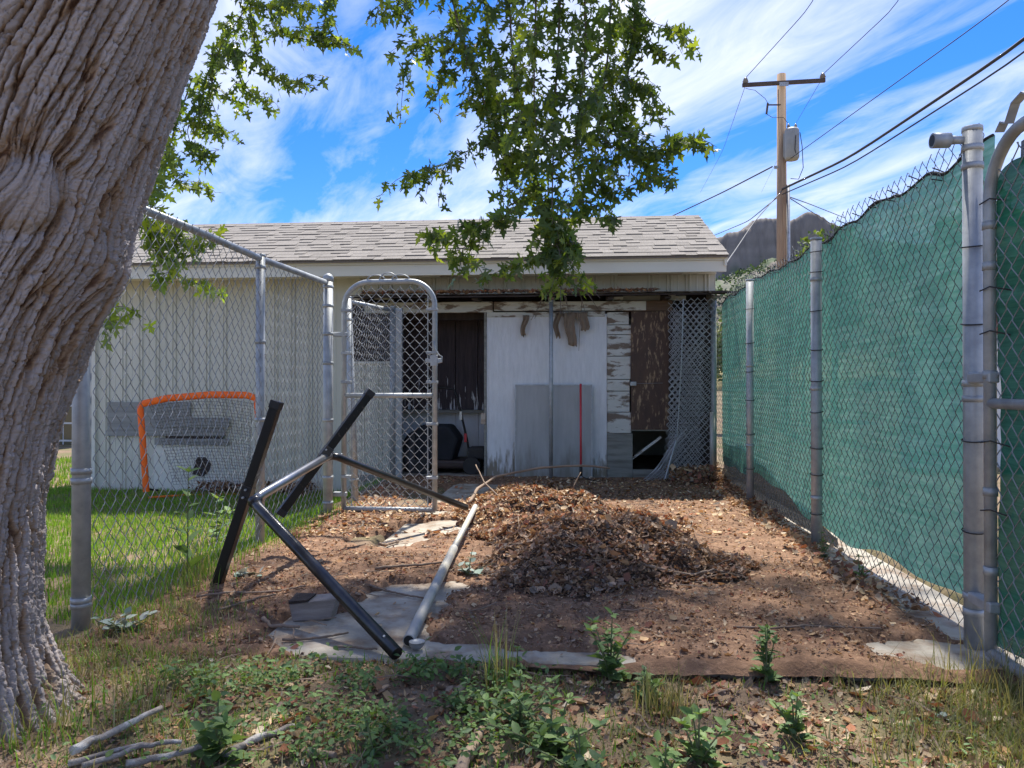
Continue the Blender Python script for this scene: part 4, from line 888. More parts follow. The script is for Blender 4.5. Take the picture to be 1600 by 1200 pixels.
for i, P in enumerate(hang): spray(P, .087, .046, .082 if i < 8 else .10, 0, rs, .008 if i < 8 else .004)
nh_ = len(lp)
for i, P in enumerate(left): spray(P, .088, .05, .10, 1 if i > 7 else 0, rs)
tag(tw.build('twigs', woodtwig, tree), kind='stuff')
lp = np.array(lp); lfw = np.array(lfw); lsz = np.array(lsz); lcl = np.array(lcl)
kp = (lp[:, 2] > 1.58) | (lp[:, 0] < -2); kp &= ~((lp[:, 2] < 1.72) & (np.arange(len(lp)) % 2 == 0) & (lp[:, 0] > -2)); nh_ = int(kp[:nh_].sum()); lp, lfw, lsz, lcl = lp[kp], lfw[kp], lsz[kp], lcl[kp]; n = len(lp)
nr = rs.normal(0, 1, (n, 3))*np.array((1, 1, .6))+np.array((0, -.5, .35)); rot = basis(nr, lfw)
ci = rs.integers(0, len(GREENS), n); col = GREENS[ci]*rs.uniform(.75, 1.25, (n, 1)); col = col*np.where(lcl[:, None] == 1, np.array((1.7, 1.6, 1.1)), 1.0)
# the 300 nearest, best seen leaves are objects of their own
order = np.argsort(np.linalg.norm(lp[:nh_]-np.array((0, 0, 1)), axis=1)-.02*rs.random(nh_)); order = order[lp[order, 2] < 3.4]; near = order[:300]; isnear = np.zeros(n, bool); isnear[near] = True
lme = [mesh('leaf', LV*np.array((1, 1, 1)), LF, mapleleaf, False, np.repeat(GREENS[k:k+1], len(LV), 0)) for k in range(len(GREENS))]
for k in near:
    o = link('leaf', lme[ci[k]], tree); M_ = Matrix([list(r_) for r_ in rot[k]]).to_4x4(); s_ = lsz[k]
    o.matrix_local = Matrix.Translation(tl(lp[k])) @ M_ @ Matrix.Diagonal((s_, s_, s_, 1))
far = ~isnear
parts = [scatter(LV, LF, lp[far]+np.array((1.86, -2.05, 0)), rot[far], lsz[far][:, None], col[far])]
# crown above the picture: clusters of leaves that shade the yard
def crown(c, rad_, n_, size):
    d = rs.normal(0, 1, (n_, 3)); d /= np.linalg.norm(d, axis=1, keepdims=True); p = np.array(c)+d*(rs.random((n_, 1))**.45)*np.array(rad_)
    p = p[p[:, 2] > 1.25+.565*np.maximum(p[:, 1], 0)+.02*np.abs(p[:, 0])]
    m = len(p); nr_ = rs.normal(0, 1, (m, 3))+np.array((0, 0, .7)); fw = rs.normal(0, 1, (m, 3))+np.array((0, 0, -.6))
    return scatter(LV2, LF2, p+np.array((1.86, -2.05, 0)), basis(nr_, fw), (size*rs.uniform(.7, 1.3, m))[:, None], GREENS[rs.integers(0, len(GREENS), m)]*rs.uniform(.8, 1.3, (m, 1)))
for c, rd, n_ in (((0, 4.4, 5.4), (1.1, 1.0, .8), 800), ((.2, 6.0, 6.0), (1.2, 1.2, .8), 900), ((-2.0, 4.8, 6.4), (1.3, 1.2, .9), 800), ((-2.6, 6.6, 6.9), (1.4, 1.3, .9), 800), ((1.6, 5.2, 7.0), (1.5, 1.3, .9), 900),
                  ((-.8, 6.6, 7.6), (1.6, 1.5, 1.0), 1000), ((1.6, 7.4, 8.0), (1.4, 1.3, .8), 600), ((.9, 7.5, 6.9), (1.4, 1.1, .6), 900), ((-.9, 7.2, 6.9), (1.3, 1.0, .6), 700), ((2.2, 7.0, 6.8), (1.0, 1.0, .6), 500)):
    parts.append(crown(c, rd, int(n_*.34), .125))
V, F, c_ = join(parts); tag(link('leaves', mesh('leaves', V, F, mapleleaf, False, c_), tree), kind='stuff')

# ------------------------------------------------------------------ leaf litter
DVS = [np.array([(-.5, 0, .10), (-.22, -.38, 0), (.25, -.30, .05), (.5, 0, .14), (.2, .36, .02), (-.25, .30, .04), (0, 0, -.05)]),
       np.array([(-.6, .05, .12), (-.2, -.16, .0), (.25, -.20, .02), (.7, .04, .2), (.2, .16, .05), (-.2, .2, .06), (0, 0, -.03)]),
       np.array([(-.45, .1, .22), (-.28, -.42, .1), (.08, -.16, -.02), (.5, -.34, .2), (.42, .3, .16), (-.02, .5, .12), (0, 0, -.06)])]
DF = np.array([(6, 0, 1), (6, 1, 2), (6, 2, 3), (6, 3, 4), (6, 4, 5), (6, 5, 0)])
BR = np.array([(.17, .10, .06), (.24, .15, .09), (.30, .19, .11), (.12, .07, .05), (.38, .26, .16), (.20, .09, .06), (.26, .20, .15)])*1.25
TAN = np.array([(.50, .34, .19), (.42, .24, .12), (.55, .42, .27), (.36, .16, .09), (.30, .18, .11), (.62, .52, .38)])
DK = np.array([(.15, .10, .072), (.21, .142, .10), (.27, .19, .135), (.11, .075, .058), (.33, .24, .17), (.19, .155, .125), (.23, .135, .09)])*1.35
def litter(x, y, size, pal, tilt=.5, lift=.006, z=None, jit=.3):
    m = len(x); p = np.stack([x, y, (topz(x, y) if z is None else z)+lift*rng.random(m)+.003], 1)
    nr_ = rng.normal(0, tilt, (m, 3)); nr_[:, 2] = 1; fw = rng.normal(0, 1, (m, 3)); fw[:, 2] *= .1
    sc_ = (size*np.clip(np.exp(rng.normal(-.15, .38, (m, 1))), .3, 1.7))*np.ones((1, 3))
    cc = pal[rng.integers(0, len(pal), m)]*rng.uniform(1-jit, 1+jit, (m, 1)); rt = basis(nr_, fw); wh = rng.integers(0, 3, m)
    return join([scatter(DVS[q], DF, p[wh == q], rt[wh == q], sc_[wh == q], cc[wh == q]) for q in range(3)])
def uni(n_, x0, x1, y0, y1): return rng.uniform(x0, x1, n_), rng.uniform(y0, y1, n_)
P_ = []
x, y = uni(4200, -1.95, 1.55, 2.7, 8.2); k = (cover(x, y) > .004) | (rng.random(len(x)) < .16); P_.append(litter(x[k], y[k], .023, np.concatenate([BR, TAN[[0, 2]]]), .45))
x, y = uni(26000, -1.95, 1.55, 2.66, 8.2); k = (cover(x, y) > -.012+.02*rng.random(len(x))*(rng.random(len(x)) < .9)-.03*(rng.random(len(x)) < .12)) & (rng.random(len(x)) < .35+.8*(fbm(x*3, y*3, 47) > .5)); P_.append(litter(x[k], y[k], .012, np.concatenate([BR, DK, TAN[[0, 3]]]), .6, .004))
x, y = uni(15000, -1.9, 1.6, 2.66, 4.4); k = (cover(x, y) > -.006) & (rng.random(len(x)) < .3+.7*(fbm(x*4, y*4, 49) > .48)); P_.append(litter(x[k], y[k], .010, np.concatenate([BR, DK, TAN[[0, 4]]]), .6, .004))
x, y = uni(2400, -1.9, 1.6, 2.68, 4.4); k = (cover(x, y) > -.006) & (fbm(x*2.5, y*2.5, 50) > .40); P_.append(litter(x[k], y[k], .020, np.concatenate([BR, TAN[[0, 1, 2]]]), .5, .005))
x, y = uni(2600, -1.95, 1.55, 5.0, 8.2); k = (fbm(x*1.5, y*1.5, 44) > .38) & ((cover(x, y) > .004) | (rng.random(len(x)) < .1)); P_.append(litter(x[k], y[k], .036, TAN, .4))
x, y = uni(2200, -1.95, -.4, 4.8, 7.2); k = (cover(x, y) > .004) | (rng.random(len(x)) < .06); P_.append(litter(x[k], y[k], .034, TAN, .45))
x, y = uni(1300, 1.30, 1.60, 3.4, 8.2); P_.append(litter(x, y, .034, np.concatenate([TAN, BR]), .6, .03))
x, y = uni(500, 1.0, 1.55, 7.6, 8.25); P_.append(litter(x, y, .045, BR, .8, .16))
x, y = uni(3000, -1.9, 1.7, 1.2, 2.75); k = rng.random(len(x)) < .2+.65*sstep(-.7, .3, x)*(fbm(x*3, y*3, 48) > .42); P_.append(litter(x[k], y[k], .024, np.concatenate([BR, BR, TAN[[0, 2, 5]]]), .35))
x, y = uni(1500, -1.3, 1.5, 1.4, 2.72); P_.append(litter(x, y, .034, np.concatenate([BR, TAN]), .5))
x, y = uni(22000, -2.2, 1.7, 1.2, 2.75); P_.append(litter(x, y, .012, np.concatenate([BR, DK, TAN[[0]]]), .6, .004))
V, F, c_ = join(P_); tag(link('leaf_litter', mesh('leaf_litter', V, F, dryleaf, False, c_)), 'dry brown leaf litter strewn over the yard floor and foreground', 'leaf litter', kind='stuff')
def onmound(n_, lo, y0, y1): 
    x, y = uni(n_, -1.2, 1.4, y0, y1); k = mound(x, y) > lo; return x[k], y[k]
P_ = []
x, y = onmound(24000, .02, 3.2, 5.2); P_.append(litter(x, y, .031, np.concatenate([DK, BR[[1, 2]]]), .65, .015)); x, y = onmound(20000, .015, 3.2, 5.4); P_.append(litter(x, y, .014, np.concatenate([DK, BR]), .7, .025))
x, y = onmound(18000, .012, 4.7, 7.3); P_.append(litter(x, y, .033, np.concatenate([TAN, BR, TAN[[2, 3]]]), .7, .02)); x, y = onmound(1200, .02, 4.9, 7.2); P_.append(litter(x, y, .04, DK, .7, .02))
x, y = onmound(800, .03, 3.2, 5.2); P_.append(litter(x, y, .055, BR, .8, .03))
def twiglet(n_, x0, x1, y0, y1, lmax):
    g = G()
    for _ in range(n_):
        x, y = random.uniform(x0, x1), random.uniform(y0, y1); a = random.uniform(0, 6.28); ln = random.uniform(.05, lmax); q = []
        for i in range(4):
            q.append((x, y, float(topz(np.array(x), np.array(y)))+.012+.02*random.random())); x += math.cos(a)*ln/3; y += math.sin(a)*ln/3; a += random.uniform(-.35, .35)
        g.tube(q, [.0028, .0024, .002, .001], 4, cap=False)
    return g
g = twiglet(170, -.6, .9, 3.6, 6.6, .3); g.v = [(p[0]-.1, p[1]-4.8, p[2]) for p in g.v]; tag(g.build('twig_litter', twigm, pile), kind='stuff')
g = twiglet(150, -1.9, 1.5, 1.7, 6.5, .2); tag(g.build('fine_twigs', twigm), 'thin twigs and straw scattered over the soil', 'twigs', kind='stuff')
V, F, c_ = join([(v_-np.array((.1, 4.8, 0)), f_, q_) for v_, f_, q_ in P_]); tag(link('dead_leaves', mesh('dead_leaves', V, F, dryleaf, False, c_), pile), kind='stuff')
x, y = uni(1600, -2.3, .9, 7.95, 8.1); V, F, c_ = litter(x, y, .038, np.concatenate([BR, TAN[[1, 3]]]), .5, .025, z=2.026+(y-7.96)*.13); tag(link('roof_leaves', mesh('roof_leaves', V, F, dryleaf, False, c_)), 'thin drift of dead leaves lying on the lean-to roof edge', 'leaf litter', kind='stuff')
x, y = uni(700, -4.3, -2.9, 8.0, 8.34); V, F, c_ = litter(x, y, .05, np.concatenate([BR, DK]), .8, .12, z=gz(x, y)+.02*0); tag(link('wall_foot_leaves', mesh('wall_foot_leaves', V, F, dryleaf, False, c_)), 'drift of dead leaves at the foot of the cream wall behind the goal', 'leaf litter', kind='stuff')

# ------------------------------------------------------------------ grass and ground cover
BV = np.array([(-.5, 0, 0), (.5, 0, 0), (.32, .25, .55), (-.32, .25, .55), (0, .75, 1.0)]); BF4 = [(0, 1, 2), (0, 2, 3), (3, 2, 4)]; BFa = np.array(BF4)
def blades(x, y, h, wd, pal, lean=.5, z=None):
    m = len(x); p = np.stack([x, y, (gz(x, y) if z is None else z)-.004], 1); a = rng.uniform(0, 6.283, m); hh = h*rng.uniform(.55, 1.3, m); le = hh*lean*rng.uniform(.2, 1.3, m)
    rotm = np.zeros((m, 3, 3)); rotm[:, 0, 0] = np.cos(a); rotm[:, 1, 0] = np.sin(a); rotm[:, 0, 1] = -np.sin(a); rotm[:, 1, 1] = np.cos(a); rotm[:, 2, 2] = 1
    tv = BV[None]*np.stack([np.full(m, wd)*rng.uniform(.7, 1.3, m), le, hh], 1)[:, None, :]
    Vv = np.einsum('nij,nkj->nki', rotm, tv)+p[:, None, :]
    Ff = (BFa[None]+(np.arange(m)*5)[:, None, None]).reshape(-1, 3)
    return Vv.reshape(-1, 3), Ff, np.repeat(pal[rng.integers(0, len(pal), m)]*rng.uniform(.75, 1.25, (m, 1)), 5, 0)
LAWN = np.array([(.14, .30, .035), (.18, .36, .045), (.12, .26, .035), (.24, .38, .06), (.28, .33, .09)])
DRY = np.array([(.34, .29, .15), (.26, .24, .11), (.20, .22, .08), (.40, .36, .22)])
P_ = []
x, y = uni(60000, -6.4, -2.05, 2.6, 8.33); k = np.hypot(x+2.0, y-2.8) > .3; P_.append(blades(x[k], y[k], .05, .006, LAWN))
x, y = uni(9000, -9, -5.7, 7, 12); P_.append(blades(x, y, .07, .012, LAWN))
x, y = uni(3500, -2.2, -1.75, 2.95, 6.2); k = rng.random(len(x)) < sstep(-1.72, -2.05, x)+.05; P_.append(blades(x[k], y[k], .055, .005, LAWN, z=topz(x[k], y[k])))
V, F, c_ = join(P_); tag(link('lawn_grass', mesh('lawn_grass', V, F, grassm, False, c_)), 'bright green lawn behind the left chain-link fence', 'grass', kind='stuff')
P_ = []
x, y = uni(4200, -2.0, -1.0, 2.35, 3.3); k = rng.random(len(x)) < .9*(fbm(x*3, y*3, 52) > .42)*(1-sstep(-1.5, -1.0, x+.3*(y-2.4))); P_.append(blades(x[k], y[k], .045, .004, np.concatenate([DRY, DRY, LAWN[:3]]), 1.1, z=topz(x[k], y[k])))
x, y = uni(7000, -1.9, .2, 1.3, 2.72); k = fbm(x*2.5, y*2.5, 53) > .42; P_.append(blades(x[k], y[k], .042, .0035, np.concatenate([DRY, LAWN[:3]]), 1.1))
x, y = uni(2600, .1, 1.5, 1.5, 2.68); k = fbm(x*3, y*3, 55) > .52; P_.append(blades(x[k], y[k], .035, .0032, np.concatenate([DRY, LAWN[:2]]), 1.2))
x, y = uni(2600, .85, 1.6, 2.05, 2.8); k = rng.random(len(x)) < sstep(.75, 1.3, x+.25*(fbm(x*4, y*4, 54)-.5)); P_.append(blades(x[k], y[k], .07, .0035, DRY*np.array((.85, .95, .8)), 1.3))
x, y = uni(1100, .6, 1.7, 1.3, 2.3); P_.append(blades(x, y, .07, .004, DRY*np.array((.8, .9, .8)), 1.0))
x, y = uni(1500, -2.2, -1.1, 1.2, 2.5); k = np.hypot(x+1.95, y-2.05) < .85; P_.append(blades(x[k], y[k], .06, .004, np.concatenate([DRY, LAWN[:3]]), 1.0))
for cx_, cy_, n_, h_, s_ in ((-1.42, 1.95, 60, .16, .06), (-1.36, 2.25, 60, .12, .06), (-1.92, 3.72, 110, .17, .06), (-1.85, 3.45, 90, .12, .07), (.30, 2.42, 160, .13, .045), (-1.75, 2.75, 60, .10, .12), (-.26, 2.55, 60, .22, .03), (1.42, 2.62, 160, .16, .12)):
    x = rng.normal(cx_, s_, n_); y = rng.normal(cy_, s_, n_); P_.append(blades(x, y, h_, .004, DRY if cx_ > 0 else np.concatenate([DRY, LAWN[:2]]), .7, z=topz(x, y)))
V, F, c_ = join(P_); tag(link('dry_grass', mesh('dry_grass', V, F, grassm, False, c_)), 'sparse dry grass and straw across the foreground', 'grass', kind='stuff')
WV = np.array([(0, 0, 0), (.26, .28, .05), (.22, .62, .03), (0, 1, -.10), (-.22, .62, .03), (-.26, .28, .05), (0, .45, -.02)]); WF = np.array([(6, 0, 1), (6, 1, 2), (6, 2, 3), (6, 3, 4), (6, 4, 5), (6, 5, 0)])
WG = np.array([(.13, .215, .07), (.15, .245, .075), (.11, .185, .08), (.18, .27, .085)])
def coverleaves(x, y, size, h, pal):
    m = len(x); p = np.stack([x, y, gz(x, y)+h*rng.random(m)**.8], 1); nr_ = rng.normal(0, .5, (m, 3)); nr_[:, 2] = 1; fw = rng.normal(0, 1, (m, 3)); fw[:, 2] = rng.uniform(-.1, .5, m)
    return scatter(WV, WF, p, basis(nr_, fw), (size*rng.uniform(.6, 1.3, m))[:, None], pal[rng.integers(0, len(pal), m)]*rng.uniform(.75, 1.2, (m, 1)))
P_ = []
for cx_, cy_, rx, ry, n_, h_, s_ in ((-.62, 2.55, .34, .12, 1100, .07, .026), (-.35, 2.40, .3, .15, 700, .06, .026), (-.5, 2.15, .34, .16, 1100, .07, .024), (-.95, 2.45, .3, .12, 600, .06, .022), (-1.30, 2.33, .14, .1, 420, .07, .026), (-.62, 1.9, .3, .12, 600, .06, .024), (-.1, 2.3, .16, .14, 300, .06, .024), (.5, 2.05, .3, .2, 260, .05, .022), (1.0, 2.2, .3, .2, 260, .04, .02), (-1.2, 2.05, .3, .2, 300, .05, .02)):
    x = rng.normal(cx_, rx*.6, n_); y = rng.normal(cy_, ry*.6, n_); k = fbm(x*7, y*7, 61) > .46; P_.append(coverleaves(x[k], y[k], s_, h_, WG))
V, F, c_ = join(P_); tag(link('ground_cover', mesh('ground_cover', V, F, weedleaf, False, c_)), 'low green creeping weeds and clover across the left foreground', 'ground cover', kind='stuff')

# ------------------------------------------------------------------ single weeds
stemm = mat('green_stem', (.13, .18, .07), (.16, .13, .07), 9, .7)
wme = [mesh('leaf', WV, WF, weedleaf, False, np.repeat(WG[k:k+1], len(WV), 0)) for k in range(len(WG))]
def weed(x, y, h, nst, spread, lsize, npl, lab, pal=None, single=True, droop=.2, grp='weeds in the foreground'):
    lsize *= 1.3 if single and pal is None and h < .5 else 1; rs_ = np.random.default_rng(int((x+5)*1000+y*77)); z = float(topz(np.array([x]), np.array([y]))[0]); root = empty('weed_plant', (x, y, z)); tag(root, lab, 'weed', grp)
    g = G(); pos = []; fw = []; sz = []
    for s in range(nst):
        a = rs_.uniform(0, 6.283); sp_ = spread*rs_.uniform(.15, 1) if s else .1*spread; hh = h*(1 if s == 0 else rs_.uniform(.5, .92))
        P = [np.array((0, 0, -.02))+t_*np.array((math.cos(a)*sp_*t_**.7, math.sin(a)*sp_*t_**.7, hh)) for t_ in np.linspace(0, 1, 7)]
        g.tube(P, [.0042*(1-.7*i/7) for i in range(7)], 5)
        for k in range(npl):
            t_ = .15+.85*(k+rs_.random()*.5)/npl; i = min(int(t_*6), 5); p = P[i]+(P[i+1]-P[i])*(t_*6-i); b = k*2.4+rs_.uniform(-.4, .4)
            for dd in ((0,) if t_ < .9 else (0, 1.6, 3.1, 4.6)):
                pos.append(p); fw.append((math.cos(b+dd), math.sin(b+dd), rs_.uniform(-droop, .55)+(.5 if t_ > .9 else 0))); sz.append(lsize*(1.15-.65*t_)*rs_.uniform(.75, 1.25))
    g.build('stem', stemm, root)
    pos = np.array(pos); fw = np.array(fw); sz = np.array(sz); nr_ = rs_.normal(0, .25, (len(pos), 3)); nr_[:, 2] += 1; nr_ -= fw*.3; rt = basis(nr_, fw)
    if single:
        for k in range(len(pos)):
            o = link('leaf', wme[k % len(wme)] if pal is None else pal[k % len(pal)], root); o.matrix_local = Matrix.Translation(pos[k]) @ Matrix([list(r_) for r_ in rt[k]]).to_4x4() @ Matrix.Diagonal((sz[k],)*3+(1,))
    else:
        V, F, c_ = scatter(WV, WF, pos, rt, sz[:, None], WG[rs_.integers(0, len(WG), len(pos))]); tag(link('foliage', mesh('foliage', V, F, weedleaf, False, c_), root), kind='stuff')
weed(.13, 2.64, .27, 7, .13, .050, 12, 'tall leafy weed at the front edge of the slab, centre right of the pipe')
weed(.67, 2.66, .23, 5, .08, .045, 10, 'upright slender weed on the slab edge right of the tallest weed')
weed(.24, 2.52, .13, 5, .12, .045, 7, 'low bushy weed crowding the foot of the tallest slab-edge weed')
weed(-.20, 2.66, .12, 2, .04, .035, 8, 'small thin weed on the slab edge nearest the pipe end')
weed(.64, 2.22, .16, 5, .08, .042, 8, 'small weed alone in the dead leaves right of centre')
weed(.34, 2.06, .17, 5, .10, .050, 8, 'leafy weed at the bottom edge below the dry straw tuft')
weed(.24, 1.98, .12, 3, .08, .045, 7, 'short weed at the bottom edge left of the straw tuft')
weed(.82, 1.92, .10, 3, .08, .04, 6, 'small weed at the bottom edge in the right foreground')
weed(-.95, 1.92, .20, 5, .12, .065, 9, 'broad-leaved weed at the bottom left between the grey sticks')
weed(-.06, 2.10, .18, 9, .20, .048, 10, 'largest bushy weed clump at the bottom centre')
weed(-.16, 2.25, .20, 6, .14, .045, 9, 'bushy weed behind the largest bottom-centre clump')
weed(.02, 1.97, .14, 7, .16, .045, 8, 'weed clump at the bottom edge in front of the largest clump')
weed(-.55, 2.02, .12, 8, .2, .036, 8, 'low spreading weed at the bottom left of centre', single=False)
weed(-.35, 2.32, .10, 7, .16, .038, 7, 'low spreading weed below the end of the dark frame tube', single=False)
weed(-1.94, 3.62, .60, 1, .05, .115, 13, 'tall broad-leaved sapling growing at the left fence by the black leg', droop=.5)
weed(-2.42, 4.9, .36, 2, .12, .10, 8, 'broad-leaved sapling on the lawn behind the left fence', droop=.4)
weed(1.47, 4.55, .18, 5, .12, .04, 7, 'dull weed growing under the right fence by the second post', single=False)
weed(1.50, 4.05, .15, 4, .12, .04, 6, 'small weed under the green cloth nearer the right gate post', single=False)
pale = [mesh('leaf', WV*np.array((1.6, 1, 1)), WF, dryleaf, False, np.repeat(np.array([c0]), len(WV), 0)) for c0 in ((.36, .42, .36), (.28, .36, .29), (.44, .47, .42))]
weed(-1.80, 2.86, .09, 8, .16, .06, 5, 'wilted grey-green weed at the foot of the left end post', pale, droop=.6)
weed(-1.70, 3.72, .05, 6, .14, .07, 4, 'wilted pale leaves lying beside the left black leg', pale, droop=.6)
weed(-.55, 3.92, .16, 5, .2, .07, 4, 'wilted green shoots lying on the left side of the leaf pile', pale, droop=.6)
weed(1.15, 2.42, .03, 4, .10, .05, 4, 'few pale wilted leaves on the ground before the right gate post', pale, droop=.6)

# ------------------------------------------------------------------ utility pole, wires, background
up = empty('utility_pole', (6.16, 22.58, -.2)); tag(up, 'wooden utility pole with cross-arm and grey transformer beyond the shed', 'utility pole')
G().tube([(0, 0, 0), (.0, 0, 10.5)], [.17, .125], 18).build('pole_shaft', polewood, up, smooth=True)
G().tube([(.17, -.1, 0), (.16, -.1, 7.2)], .05, 10).build('conduit', galv, up, smooth=True); G().tube([(.02, -.17, 0), (.02, -.155, 6.8)], .022, 8).build('ground_wire', polewood, up)
G().box((-1.17, -.22, 10.12), (1.20, -.13, 10.23), Matrix.Rotation(R(-1.5), 4, 'Y') @ Matrix.Translation((.265, 0, 0))).build('crossarm', crosswood, up, bevel=.01)
G().box((-.12, -.235, 10.06), (.14, -.221, 10.18)).build('bracket', galv, up)
for x, z in ((-1.08, 10.20), (1.13, 10.26)):
    G().tube([(x, -.17, z), (x, -.17, z+.05), (x, -.17, z+.051), (x, -.17, z+.1), (x, -.17, z+.101), (x, -.17, z+.15), (x, -.17, z+.17)], [.08, .06, .09, .06, .07, .05, .03], 12).build('insulator', porcelain, up, smooth=True)
tr = G().tube([(.20, -.34, 7.85), (.20, -.34, 7.92), (.20, -.34, 8.70), (.20, -.34, 8.76)], [.165, .205, .205, .175], 22).build('transformer', transm, up, smooth=True)
for i in range(10):
    a = -2.8+i*.28; G().box((-.008, .20, 0), (.008, .24, .68), Matrix.Translation((.20, -.34, 7.97)) @ Matrix.Rotation(a+1.57, 4, 'Z')).build('cooling_fin', transm, tr)
for x in (.1, .3): G().tube([(x, -.36, 8.76), (x, -.36, 8.82), (x, -.36, 8.821), (x, -.36, 8.9)], [.045, .03, .05, .02], 10).build('bushing', porcelain, tr, smooth=True)
G().tube([(-.02, -.1, 9.56), (-.40, -.1, 9.57)], .022, 6).build('cutout_arm', crosswood, up); G().tube([(-.42, -.1, 9.62), (-.46, -.1, 9.3)], .03, 8).build('fuse_cutout', crosswood, up)
G().tube([(-1.08, -.17, 10.05), (-.8, -.14, 10.0), (-.5, -.12, 9.75), (-.42, -.1, 9.62)], .008, 5).build('jumper', cablem, up); G().tube([(-.46, -.1, 9.3), (-.3, -.14, 9.18), (0, -.2, 9.15), (.1, -.36, 8.9)], .008, 5).build('jumper', cablem, up)
G().tube([(.38, -.5, 8.6), (.44, -.5, 8.2), (.5, -.4, 7.6), (.4, -.3, 7.3), (.2, -.2, 7.35)], .012, 5).build('jumper', cablem, up); G().tube([(.25, -.56, 8.5), (.22, -.57, 8.1), (.28, -.5, 7.9)], .012, 5).build('jumper', cablem, up)
G().box((-.22, -.06, 7.70), (-.1, .0, 7.78)).build('guy_bracket', galv, up)
wires = [[(5.08,22.49,10.17),(5.86,18.54,10.39),(5.43,9.47,11.88)],[(7.39,22.88,10.33),(8.02,18.92,10.49),(6.81,9.79,12.12)],[(6.21,22.58,7.65),(7.62,13.67,7.78),(7.74,9.66,8.01)],[(6.12,22.37,6.84),(6.7,18.61,6.6),(7.24,12.63,6.59),(7.36,10.13,6.93)],[(6.12,22.37,6.69),(6.7,18.61,6.41),(7.24,12.63,6.38),(7.36,10.13,6.73)],[(6.12,22.37,6.81),(3.9,16.37,4.6),(2.4,11.23,3.05),(1.68,8.36,2.37)],[(5.88,22.55,7.56),(5.43,27.53,8.12),(4.36,34.47,8.8),(2.12,45.32,9.78)],[(5.1,22.49,9.98),(7.04,35.69,12.19),(9.41,55.95,15.51)],[(7.31,22.67,10.09),(11.81,41.1,14.99),(17.68,71.68,19.46)],[(6.21,22.58,6.8),(7.06,30.68,7.75),(7.36,40.73,9.14)],[(6.27,22.59,6.71),(9.5,30.88,8.45),(13.83,39.26,9.72)],[(6.27,22.59,6.71),(9.37,30.87,8.27),(13.18,39.2,9.39)]]
wl = ['thin line wire rising from the left insulator of the utility pole', 'thin line wire rising from the right insulator of the utility pole', 'faint wire rising steeply from behind the transformer to the top right', 'thick black cable sweeping from the pole to the upper right', 'thinner cable running just under the thick black cable', 'black service cable dropping from the pole to the shed corner', 'dark cable running left from the pole behind the shed ridge', 'faint line wire falling left from the left insulator', 'faint line wire falling away from the right insulator', 'thin cable descending left from the pole towards the hill', 'thin cable descending right from the pole, the upper of two', 'thin cable descending right from the pole, the lower of two']
wr = [.010, .010, .010, .030, .016, .011, .022, .008, .008, .016, .016, .016]
for P, lab, r in zip(wires, wl, wr):
    Q = bez(P, 24); o0 = Q[0]; o = G().tube([tuple(q-o0) for q in Q], r, 6, cap=False).build('overhead_wire', cablem, smooth=True); o.location = o0; tag(o, lab, 'wire', 'overhead wires')
# mesa
rockm = leafmat('mesa_rock_and_scrub', 0, .95, .05)
xs = np.linspace(-60, 400, 330); ys = np.concatenate([np.linspace(330, 560, 60), np.linspace(562, 640, 130), np.linspace(645, 980, 40)]); X, Y = np.meshgrid(xs, ys)
prof_x = [-260, 40, 100, 118, 136, 140, 143, 165, 172, 186, 194, 200, 222, 260, 330, 560]; prof_h = [70, 92, 118, 125, 130, 132, 139, 140, 139, 144, 141, 136, 122, 118, 110, 90]
cap = np.interp(X+.02*(Y-600), prof_x, prof_h)+(fbm(X*.12, Y*.01, 99)-.5)*5; d = Y+7*(fbm(X*.05, Y*.004, 95)-.5)*2+9*(fbm(X*.22, Y*.02, 94)-.5)
tal = .72*cap*sstep(280, 592, d)
cl = sstep(584, 604, d)
H_ = tal+(cap-.72*cap)*cl+(fbm(X*.035, Y*.03, 96)-.5)*10*(1-.9*cl)+(fbm(X*.14, Y*.12, 97)-.5)*3.5*(1-.6*cl)
H_ *= 1-sstep(850, 980, Y)*.6; H_[0] = -5
rk_ = np.clip(sstep(586, 592, d)+.5*(fbm(X*.06, Y*.03, 92) > .56), 0, 1)[..., None]; sg = fbm(X*.05, Y*.02, 93)[..., None]; lo = (1-sstep(18, 55, H_))[..., None]
rock = np.array((.21, .19, .17))*(.6+.5*fbm(X*.35, Y*.06+H_*.12, 90)+.35*fbm(X*.02, H_*.45, 89, 3))[..., None]; scrub = np.where(sg > .47, np.array((.11, .135, .085)), np.array((.19, .17, .14)))
cc_ = scrub*(1-lo)+np.array((.34, .28, .14))*lo; cc_ = cc_*(1-rk_)+rock*rk_
tag(link('mesa_hill', mesh('mesa_hill', np.stack([X, Y, H_-3], -1).reshape(-1, 3), grid_faces(len(xs), len(ys)), rockm, False, cc_.reshape(-1, 3))), kind='structure')
CG = np.array([(.035, .065, .035), (.05, .085, .04), (.03, .05, .035)])
